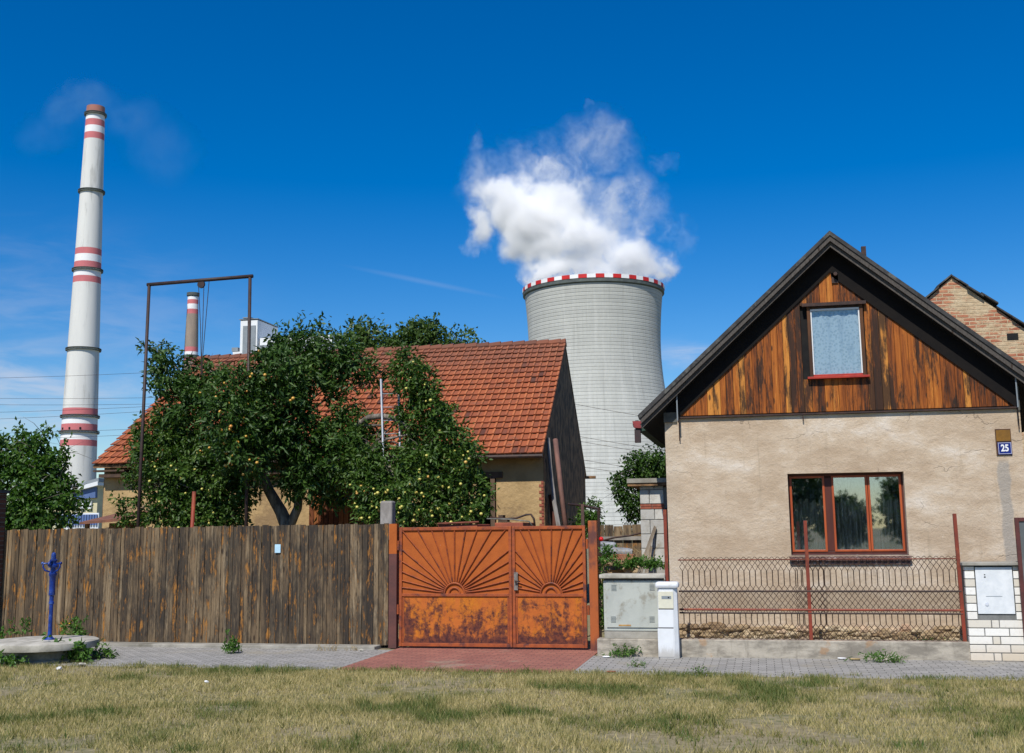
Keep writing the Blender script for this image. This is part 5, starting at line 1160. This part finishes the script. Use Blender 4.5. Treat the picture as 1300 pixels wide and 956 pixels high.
to = bpy.data.objects.new('number_text', tx); COL.objects.link(to); dg = bpy.context.evaluated_depsgraph_get(); dg.update()
tm = bpy.data.meshes.new_from_object(to.evaluated_get(dg)); bpy.data.objects.remove(to); tm.materials.clear(); tm.materials.append(MAT['ch_pure'])
to = bpy.data.objects.new('number', tm); COL.objects.link(to); to.parent = root2; to.location = Vector(((bx_0+bx_1)/2, YN-.0150, (bz0+bz1_)/2))-root2.location; to.rotation_euler = (rad(90), 0, 0); to.scale = (.8, 1, 1)

# rubble footing
c = MB(); r0 = random.Random(5); random.seed(5); x = hx0+.02; zt_ = zat(1040, 796, YH); 
while x < hx1:
    z = wt-.25
    while z < zt_:
        w_ = r0.uniform(.1, .24); h_ = r0.uniform(.035, .07); c.lump((x+r0.uniform(-.05, .05), YH-.02, z), w_*.75, .07, h_, 9, 6, .22, r0.random()); z += h_*1.35
    x += r0.uniform(.1, .2)
m, b, out = material('rubble_stone'); co = b.co(); col = b.ramp(b.attr(), [(0, (.2, .13, .07)), (.5, (.42, .31, .18)), (.85, (.52, .42, .28)), (1, (.42, .22, .14))])
col = b.mix(b.mr(b.noise(co, 9, 6, .7), .45, .7), col, (.16, .11, .06)); principled(b, out, col, .95, 0, b.bump(b.noise(co, 20, 6, .7), .8, .02)); MAT['rubble'] = m
c.build('rubble_footing', MAT['rubble'], root)
# straw and weeds along footing
# annex eave receding behind the house on its left
gY0, gY1 = 19.6, 24.0; g0 = P(808, 545, gY0)
c = MB(); tp0 = P(816, 536, gY0); c.hexa([(tp0.x-.05, gY0, tp0.z-.16), (tp0.x+.25, gY0, tp0.z-.1), (tp0.x+.25, gY1, tp0.z-.1), (tp0.x-.05, gY1, tp0.z-.16), (tp0.x-.05, gY0, tp0.z), (tp0.x+.25, gY0, tp0.z+.12), (tp0.x+.25, gY1, tp0.z+.12), (tp0.x-.05, gY1, tp0.z)])
c.build('rear_eave', simple('dark_green_board', (.035, .07, .05), (.025, .045, .035), 5, .7), root)
c = MB(); a = P(803, 535, gY0); d = P(816, 543, gY0); c.tube([(tp0.x-.1, gY0-.02, tp0.z-.04), (tp0.x-.1, gY1, tp0.z-.04)], .075, 10, mi=0); ge = c.build('gutter', [simple('dark_gutter', (.05, .05, .05), (.04, .05, .045), 5, .6)], root, smooth=True)
c = MB(); c.prismY([(a.x, a.z), (a.x+.03, d.z), (d.x-.03, d.z-.01), (d.x, a.z)][::1], gY0-.05, gY0-.022); c.build('gutter_end', simple('red_gutter_end', (.3, .05, .05), (.22, .04, .04), 6, .5), ge)
a, d = P(806, 562, gY0), P(813, 544, gY0); c = MB(); c.box(a.x, d.x, gY0-.02, gY0+.07, a.z, d.z-.01); c.build('spout', simple('dark_spout', (.06, .03, .03), (.04, .03, .03), 6, .6), ge)
# block shed
YSh = 19.2; a, d = P(815, 715, YSh), P(846, 617, YSh)
MAT['block'] = simple('grey_blocks', (.42, .41, .38), (.33, .32, .29), 5, .95, bump=.5, bscale=40)
root = thing('block_shed', 'small grey concrete block shed with flat slab roof left of the house', 'shed', ((a.x+d.x)/2, YSh, 0))
bx_l, bx_r = a.x, hx0-.1; zroof = zat(830, 617, YSh)
c = MB(); z = 0.0; row = 0; zb_lo, zb_hi = zat(830, 646, YSh), zat(830, 640, YSh)
pr = P(841, 650, YSh).x
c.box(bx_l+.01, bx_r+.2, YSh+.02, YSh+1.8, 0, zroof-.01, .2)
blk = MB()
while z < zroof-.02:
    h = .235; z1 = min(z+h-.01, zroof-.002); xs_ = bx_l if row % 2 else bx_l-.0; x = bx_l; i = 0
    wseq = [.16, .24] if row % 2 else [.24, .16]
    if z < zb_hi and z1 > zb_lo:
        z1 = zb_lo-.01
    for w_ in wseq:
        if z1 > z+.02: blk.box(x, x+w_-.01, YSh, YSh+.2, z, z1, random.random())
        x += w_
    if z1 == zb_lo-.01:
        rb = z1+.01; 
        for q in range(1): pass
        z = zb_hi+.01; row += 1; continue
    z += h; row += 1
m, b, out = material('block_faces'); co = b.co(); col = b.ramp(b.attr(), [(0, (.36, .35, .32)), (.6, (.5, .49, .45)), (1, (.58, .56, .5))]); col = b.mix(b.mr(b.noise(co, 6, 6, .7), .45, .75), col, (.3, .27, .22)); principled(b, out, col, .95, 0, b.bump(b.noise(co, 40, 5, .7), .5, .01)); 
c.build('mortar', MAT['mortar'], root); blk.build('blocks', m, root, bevel=.006)
c = MB(); x = bx_l
while x < bx_l+.38: c.box(x, x+.19, YSh-.005, YSh+.1, zb_lo, (zb_lo+zb_hi)/2-.004); c.box(x, x+.19, YSh-.005, YSh+.1, (zb_lo+zb_hi)/2+.004, zb_hi); x += .2
c.build('brick_course', MAT['red_brick'], root)
a, d = P(797, 617, YSh-.1), P(846, 607, YSh-.1); c = MB(); c.box(a.x, bx_r+.2, YSh-.12, YSh+2, zroof+.002, zroof+.05, mi=1); c.box(a.x-.01, bx_r+.2, YSh-.14, YSh+2.02, zroof+.052, zroof+.125, mi=0); c.build('roof_slab', [MAT['concrete'], MAT['barn_side']], root)
c = MB(); c.box(bx_l+.41, bx_r+.15, YSh-.02, YSh+.019, 0, zat(840, 645, YSh)); c.build('door', MAT['black'], root)
# yard fence behind
YYf = 22.5; a, d = P(757, 712, YYf), P(818, 667, YYf); root = thing('yard_fence', 'short grey board fence at the back of the yard below the cooling tower', 'fence', ((a.x+d.x)/2, YYf, 0))
c = MB(); x = a.x
while x < d.x: c.box(x, x+.17, YYf, YYf+.02, 0, d.z+random.uniform(-.02, .02)); x += .18
c.build('boards', MAT['fence'], root); c = MB(); c.box(a.x, d.x, YYf-.05, YYf-.003, zat(790, 683, YYf)-.04, zat(790, 683, YYf)+.03); c.build('rail', simple('grey_rail', (.33, .3, .26), (.2, .19, .17), 6, .9), root)
c = MB(); q = [(763, 690), (780, 685.5), (800, 683), (812, 680), (817, 678)]; c.tube([P(x, y-3, 21.9) for x, y in q], .02, 6)
tag(c.build('yard_cable', MAT['iron'], loc=tuple(P(763, 687, 21.9)), smooth=True), 'black cable sagging in front of the back yard fence', 'cable')
# grey pipes
MAT['pvc'] = simple('grey_foil', (.30, .32, .35), (.2, .21, .23), 6, .45, bump=.3)
for (x0, y0, x1, y1, r_, Y, lab) in ((750, 690, 782, 693, .065, 21.0, 'shorter grey pipe lying on top of the yard pile'), (750, 699, 803, 702, .085, 20.6, 'longer silver grey pipe lying lower on the yard pile')):
    c = MB(); p0, p1 = P(x0, y0, Y), P(x1, y1, Y); c.tube([p0, p0.lerp(p1, .9), p1], [r_, r_, r_*.8], 14); tag(c.build('grey_pipe', MAT['pvc'], loc=tuple(p0), smooth=True, auto=True), lab, 'pipe', 'pipes on the yard pile')
# rubble pile
c = MB(); r0 = random.Random(8)
for i in range(150):
    px = r0.uniform(764, 812); Y = r0.uniform(19.3, 21.0); hz = max(.05, zat(px, 715-abs(r0.gauss(0, 3)), Y)); s = r0.uniform(.04, .12); v = P(px, 712, Y); c.lump((v.x, Y, r0.uniform(.1, hz)), s*1.3, s, s*.7, 7, 5, .25, r0.random())
tag(c.build('rubble_pile', MAT['rubble'], loc=(P(790, 712, 20).x, 20, 0)), 'low pile of broken stones and debris in the yard behind the cabinet', 'rubble', kind='stuff')
for (p0, p1, Y, w_, lab) in (((806, 716), (832, 667), 18.95, .035, 'longer weathered plank leaning against the block shed'), ((817, 716), (827, 692), 18.8, .025, 'shorter grey plank leaning against the block shed')):
    a, d = P(*p0, Y-.3), P(*p1, Y+.2); c = MB(); c.hexa([(a.x-w_, a.y, a.z-.3), (a.x+w_*1.6, a.y, a.z-.3), (a.x+w_*1.6, a.y+.03, a.z-.3), (a.x-w_, a.y+.03, a.z-.3), (d.x-w_*.6, d.y, d.z), (d.x+w_*.5, d.y, d.z-.04), (d.x+w_*.5, d.y+.03, d.z-.04), (d.x-w_*.6, d.y+.03, d.z)])
    tag(c.build('plank', simple('weathered_plank', (.25, .21, .16), (.15, .12, .09), 6, .9, st=(1, 1, .2)), loc=tuple(a)), lab, 'plank', 'planks at the block shed')
c = MB(); a = P(790, 708, 19.8); c.box(a.x-.25, a.x+.22, 19.6, 19.9, a.z-.03, a.z+.06)
tag(c.build('loose_bricks', MAT['red_brick'], loc=tuple(a), bevel=.01), 'few loose red bricks lying on the yard pile', 'bricks')
c = MB(); a = P(763, 684.5, YF); c.lump((a.x, YF+.02, a.z), .035, .035, .035, 12, 8, 0)
tag(c.build('red_reflector', simple('red_plastic', (.6, .01, .01), (.5, .01, .01), 5, .3, bump=0), loc=tuple(a), smooth=True), 'round bright red reflector beside the right gate post', 'reflector')

# neighbour brick gable at right
YNb = 27.0; ap = P(1208, 352, YNb); lf = P(1180, 378, YNb); rg = P(1300, 417, YNb)
pl = (ap.z-lf.z)/(ap.x-lf.x); prr = (ap.z-rg.z)/(rg.x-ap.x)
m, b, out = material('flaking_brick'); co = b.co(world=True); x, y, z = b.xyz(co); cb = b.n('ShaderNodeCombineXYZ'); b.put(cb.inputs[0], x); b.put(cb.inputs[1], z)
br = b.n('ShaderNodeTexBrick'); b.put(br.inputs['Vector'], cb.outputs[0]); br.inputs['Scale'].default_value = 1; br.inputs['Brick Width'].default_value = .27; br.inputs['Row Height'].default_value = .085; br.inputs['Mortar Size'].default_value = .014; br.inputs['Mortar Smooth'].default_value = .4
b.put(br.inputs['Color1'], (.34, .11, .06)); b.put(br.inputs['Color2'], (.46, .2, .11)); b.put(br.inputs['Mortar'], (.42, .36, .27))
f = b.mr(b.m('ADD', b.noise(b.vm('MULTIPLY', co, (1, 1, 2)), 1.3, 8, .72), b.m('MULTIPLY', br.outputs['Fac'], .12)), .43, .53)
col = b.mix(f, br.outputs[0], b.mix(b.mr(b.noise(co, 6, 6, .7), .35, .65), (.56, .44, .28), (.44, .32, .19)))
principled(b, out, col, .95, 0, b.bump(b.m('ADD', b.m('MULTIPLY', br.outputs['Fac'], -.5), b.noise(co, 9, 6, .7)), .7, .04)); MAT['flbrick'] = m
root = thing('brick_gable_house', 'old flaking brick gable house rising behind the dark roof at the right', 'house', (ap.x, YNb, 0))
W_l, W_r = 3.2, 6.0
zb_ = lambda X: ap.z-(ap.x-X)*pl if X < ap.x else ap.z-(X-ap.x)*prr
c = MB(); c.prismY([(ap.x-W_l, 0), (ap.x+W_r, 0), (ap.x+W_r, zb_(ap.x+W_r)), (ap.x, ap.z), (ap.x-W_l, zb_(ap.x-W_l))], YNb, YNb+.4); c.build('wall', MAT['flbrick'], root)
c = MB(); random.seed(77)
for sg, sl_, Wd in ((-1, pl, W_l), (1, prr, W_r)):
    n = int(Wd/.3)
    for i in range(n):
        x0 = ap.x+sg*i*.3; x1_ = x0+sg*.34; z0 = zb_(x0)+.02; z1 = zb_(x1_)+.02; j = random.uniform(0, .03); jz = random.uniform(-.05, .03)
        q = [(x0, z0+.01+j), (x1_, z1+.05+j), (x1_, z1+.09+j), (x0, z0+.05+j)]
        if sg < 0: q = q[::-1]
        c.prismY([(qx, qz+jz) for qx, qz in q], YNb-.04-random.random()*.09, YNb+6)
c.build('roof', MAT['roofing'], root)
a = P(1285.5, 427.5, YNb); c = MB(); c.box(a.x-.12, a.x+.12, YNb-.004, YNb+.05, a.z-.08, a.z+.08); c.build('vent_hole', MAT['black'], root)

# ------------------------------------------------------------------ well and standpipe
sl0 = P(57, 812, 14.75); SZ = sl0.z; SX = sl0.x; SY = 14.72
root = thing('well_cover', 'round grey concrete well with overhanging slab lid beside the pavement', 'well', (SX, SY, 0))
c = MB(); R_ = .74; c.lathe(SX, SY, [(.0, SZ-.1), (R_, SZ-.1), (R_+.01, SZ-.06), (R_, SZ-.012), (R_-.03, SZ), (0, SZ+.005)], 40, cap=False); c.build('slab_lid', MAT['concrete_l'], root, smooth=True, auto=True)
c = MB(); c.lathe(SX+.03, SY, [(.6, -.02), (.6, SZ-.24), (.57, SZ-.22), (.57, SZ-.1)], 40, cap=False); c.build('ring', MAT['concrete'], root, smooth=True, auto=True)
MAT['bluep'] = simple('blue_enamel_paint', (.008, .04, .27), (.006, .018, .11), 14, .35, bump=.25, spec=.5, c3=(.06, .12, .36), s3=7)
pb, ptp = P(63, 810, SY), P(68.5, 701, SY)
root = thing('standpipe', 'slim bright blue cast iron water pump standing on the round well slab', 'water pump', (pb.x, SY, SZ))
hgt = ptp.z-SZ; lean = (ptp.x-pb.x)/hgt; u_ = (ptp.x-63*0-ptp.x)
def lz(f): return SZ+hgt*f
def pump_lathe(mb, prof, n=20):
    o = len(mb.v); mb.lathe(pb.x, SY, [(r_*.8, z_) for r_, z_ in prof], n); mb.v = mb.v[:o]+[(x+(z-SZ)*lean, y, z) for x, y, z in mb.v[o:]]
c = MB(); pump_lathe(c, [(.10, SZ+.002), (.10, SZ+.015), (.06, SZ+.03), (.045, SZ+.05), (.035, SZ+.08), (.034, lz(.40)), (.045, lz(.405)), (.045, lz(.43)), (.036, lz(.435)), (.038, lz(.50)), (.05, lz(.505)), (.056, lz(.52)), (.05, lz(.56)), (.053, lz(.72)), (.07, lz(.735)), (.07, lz(.76)), (.046, lz(.77)), (.042, lz(.82))]); c.build('column', MAT['bluep'], root, smooth=True, auto=True)
c = MB(); pump_lathe(c, [(.044, lz(.82)), (.08, lz(.825)), (.08, lz(.85)), (.055, lz(.86)), (.05, lz(.89)), (.066, lz(.895)), (.066, lz(.915)), (.042, lz(.92)), (.04, lz(.97)), (.03, lz(.99)), (.0, lz(1.0))]); c.build('head', MAT['bluep'], root, smooth=True, auto=True)
for s in (-1, 1):
    c = MB(); bx = pb.x+lean*hgt*.85; c.tube([(bx+s*.04, SY-.02, lz(.775)), (bx+s*.1, SY-.04, lz(.79)), (bx+s*.135, SY-.04, lz(.83)), (bx+s*.13, SY-.04, lz(.87)), (bx+s*.06, SY-.02, lz(.868))], .013, 8); c.tube([(bx+s*.13, SY-.04, lz(.87)), (bx+s*.155, SY-.04, lz(.875))], .02, 8); c.build('handle', MAT['bluep'], root, smooth=True)
c = MB(); c.tube([(bx, SY-.03, lz(.9)), (bx, SY-.1, lz(.88)), (bx, SY-.11, lz(.84))], .018, 8); c.build('spout', MAT['bluep'], root, smooth=True)

# ------------------------------------------------------------------ weeds, litter
def weed(px, py, rx, ry, label, n=26, ll=.07, lw=.035, mat='weed', Y=None, name='weed_plant', flowers=0, grp='weeds along the pavement'):
    b0 = G(px, py) if Y is None else P(px, py, Y); s = b0.y/F
    root = thing(name, label, 'weed', tuple(b0), grp)
    r = np.random.default_rng(int(px*7+py)); k = n
    sp = np.array(b0)+np.c_[r.normal(0, rx*s*.5, k), r.normal(0, .05, k), np.abs(r.normal(0, ry*s*.6, k))+.02]
    u = sp-np.array(b0); u /= np.linalg.norm(u, axis=1)[:, None]+1e-6
    V, Fc, rn, _ = leaves(sp, u, 7, ll, lw, .06, int(px), .8); mesh_np('foliage', V, Fc, rn, MAT[mat], root)
    c = MB()
    for q in sp[:12]: c.tube([b0, b0.lerp(Vector(q), .5)+Vector((0, 0, .02)), Vector(q)], .0035, 4)
    c.build('stems', MAT['stem'], root)
    for i in range(flowers):
        q = sp[i]; c = MB(); c.lump((q[0], q[1]-.02, q[2]+.06), .02, .02, .012, 8, 4, .1); c.build('flower', simple('yellow_petals', (.75, .5, .02), (.7, .4, .02), 9, .6, bump=0), root)
weed(297, 829, 10, 14, 'small leafy green weed growing at the foot of the board fence', 22)
weed(86, 841, 30, 20, 'spreading green weed in front of the round well ring', 60, .08, .045)
weed(125, 836, 22, 9, 'low trailing green weed at the right side of the well ring', 36)
weed(10, 846, 18, 8, 'low green weed at the left foot of the well ring', 22)
weed(92, 808, 18, 12, 'green weed with yellow flowers behind the blue water pump', 34, flowers=3, Y=16.3)
weed(28, 806, 12, 14, 'sparse dry leafy weed left of the blue water pump', 12, Y=16.3)
weed(3, 812, 9, 7, 'little green tuft behind the left rim of the well slab', 12, Y=15.9)
weed(791, 834, 16, 7, 'flat green weed on the pavement below the grey cabinet', 40, .05, .02)
weed(1117, 841, 22, 6, 'flat green weed at the foot of the low concrete wall', 46, .06, .015)
weed(808, 847, 12, 3, 'tiny green tuft between the grey paving stones', 12, .04, .012)
weed(888, 856, 10, 3, 'tiny green sprig in the pavement below the low wall', 10, .04, .012)
weed(1190, 820, 20, 5, 'thin grass tuft behind the low wall near the white brick pillar', 14, .05, .012, Y=16.35)
for i, (px, py, rx, ry) in enumerate(((771, 716, 9, 16), (796, 722, 14, 6), (832, 722, 12, 5), (766, 760, 5, 40), (768, 800, 4, 30), (815, 720, 18, 5))):
    weed(px, py, rx, ry, ['leafy weed growing beside the red reflector', 'leafy weed showing above the middle of the grey cabinet', 'leafy weed at the foot of the leaning planks', 'climbing weed in the gap between gate post and grey cabinet', 'light green weed low in the gap beside the gate post', 'grassy weed at the foot of the block shed'][i], 34, .07, .03, Y=16.95 if i in (3, 4) else 17.6, grp='weeds around the grey cabinet')
# dry straw tufts
def straw(px, py, w_, n, label, Y=None, h=.13):
    b0 = G(px, py) if Y is None else P(px, py, Y); c = MB(); r = random.Random(int(px))
    for i in range(n):
        x = b0.x+r.uniform(-w_, w_); a = r.uniform(-1, 1); hh = r.uniform(.3, 1)*h; p = Vector((x, b0.y+r.uniform(-.05, .05), b0.z))
        c.tube([p, p+Vector((a*hh*.5, -.02, hh*.7)), p+Vector((a*hh*1.1, -.03, hh))], [.003, .0025, .001], 3, cap=False)
    tag(c.build('dry_grass_tuft', MAT['straw'], loc=tuple(b0)), label, 'dry grass', 'dry grass tufts')
straw(416, 826, .16, 30, 'straw coloured dry grass tuft at the fence foot, left of the gate')
straw(446, 826, .1, 18, 'smaller dry grass tuft at the fence foot nearest the gate post', h=.1)
straw(1050, 812, 1.6, 260, 'long line of thin dry grass behind the mesh fence', Y=16.5, h=.12)
straw(805, 716, .3, 50, 'dry stalks sticking out of the yard pile', Y=18.6, h=.3)
def litter(px, py, sx, sy, mat, name, label, z=.012):
    b0 = G(px, py, z); c = MB(); r = random.Random(int(px)); c.lump((b0.x, b0.y, b0.z+sy*.4), sx, sx*.6, sy, 7, 4, .25); tag(c.build(name, mat, loc=tuple(b0)), label, 'litter')
litter(75, 849, .04, .02, MAT['ch_pure'], 'paper_scrap', 'crumpled white paper scrap on the pavement before the well')
litter(384+386, 834, .07, .012, MAT['ch_pure'], 'paper_scrap', 'flat white paper scrap by the right gate post')
litter(262, 866, .03, .015, MAT['ch_pure'], 'paper_scrap', 'tiny white scrap lying in the grass verge')
litter(1068, 836, .06, .01, MAT['ch_pure'], 'paper_scrap', 'white scrap on the pavement at the foot of the low wall')
litter(104, 844, .06, .02, MAT['concrete_l'], 'loose_stone', 'flat loose stone at the foot of the well ring')
litter(459, 826, .03, .02, MAT['concrete_l'], 'loose_stone', 'small pale stone at the fence foot by the left gate post')
litter(1085, 837, .09, .01, MAT['straw'], 'dead_leaves', 'heap of dead leaves at the foot of the low wall')
litter(776, 853, .07, .01, MAT['red_brick'], 'brick_crumb', 'reddish brown crumb at the pavement edge below the cabinet')

# ------------------------------------------------------------------ render settings
sc.render.engine = 'CYCLES'; cy_ = sc.cycles
cy_.volume_step_rate = 1.0; cy_.volume_max_steps = 256; cy_.volume_bounces = 14; cy_.transparent_max_bounces = 12; cy_.max_bounces = 14
sc.render.resolution_x = 1024; sc.render.resolution_y = 753
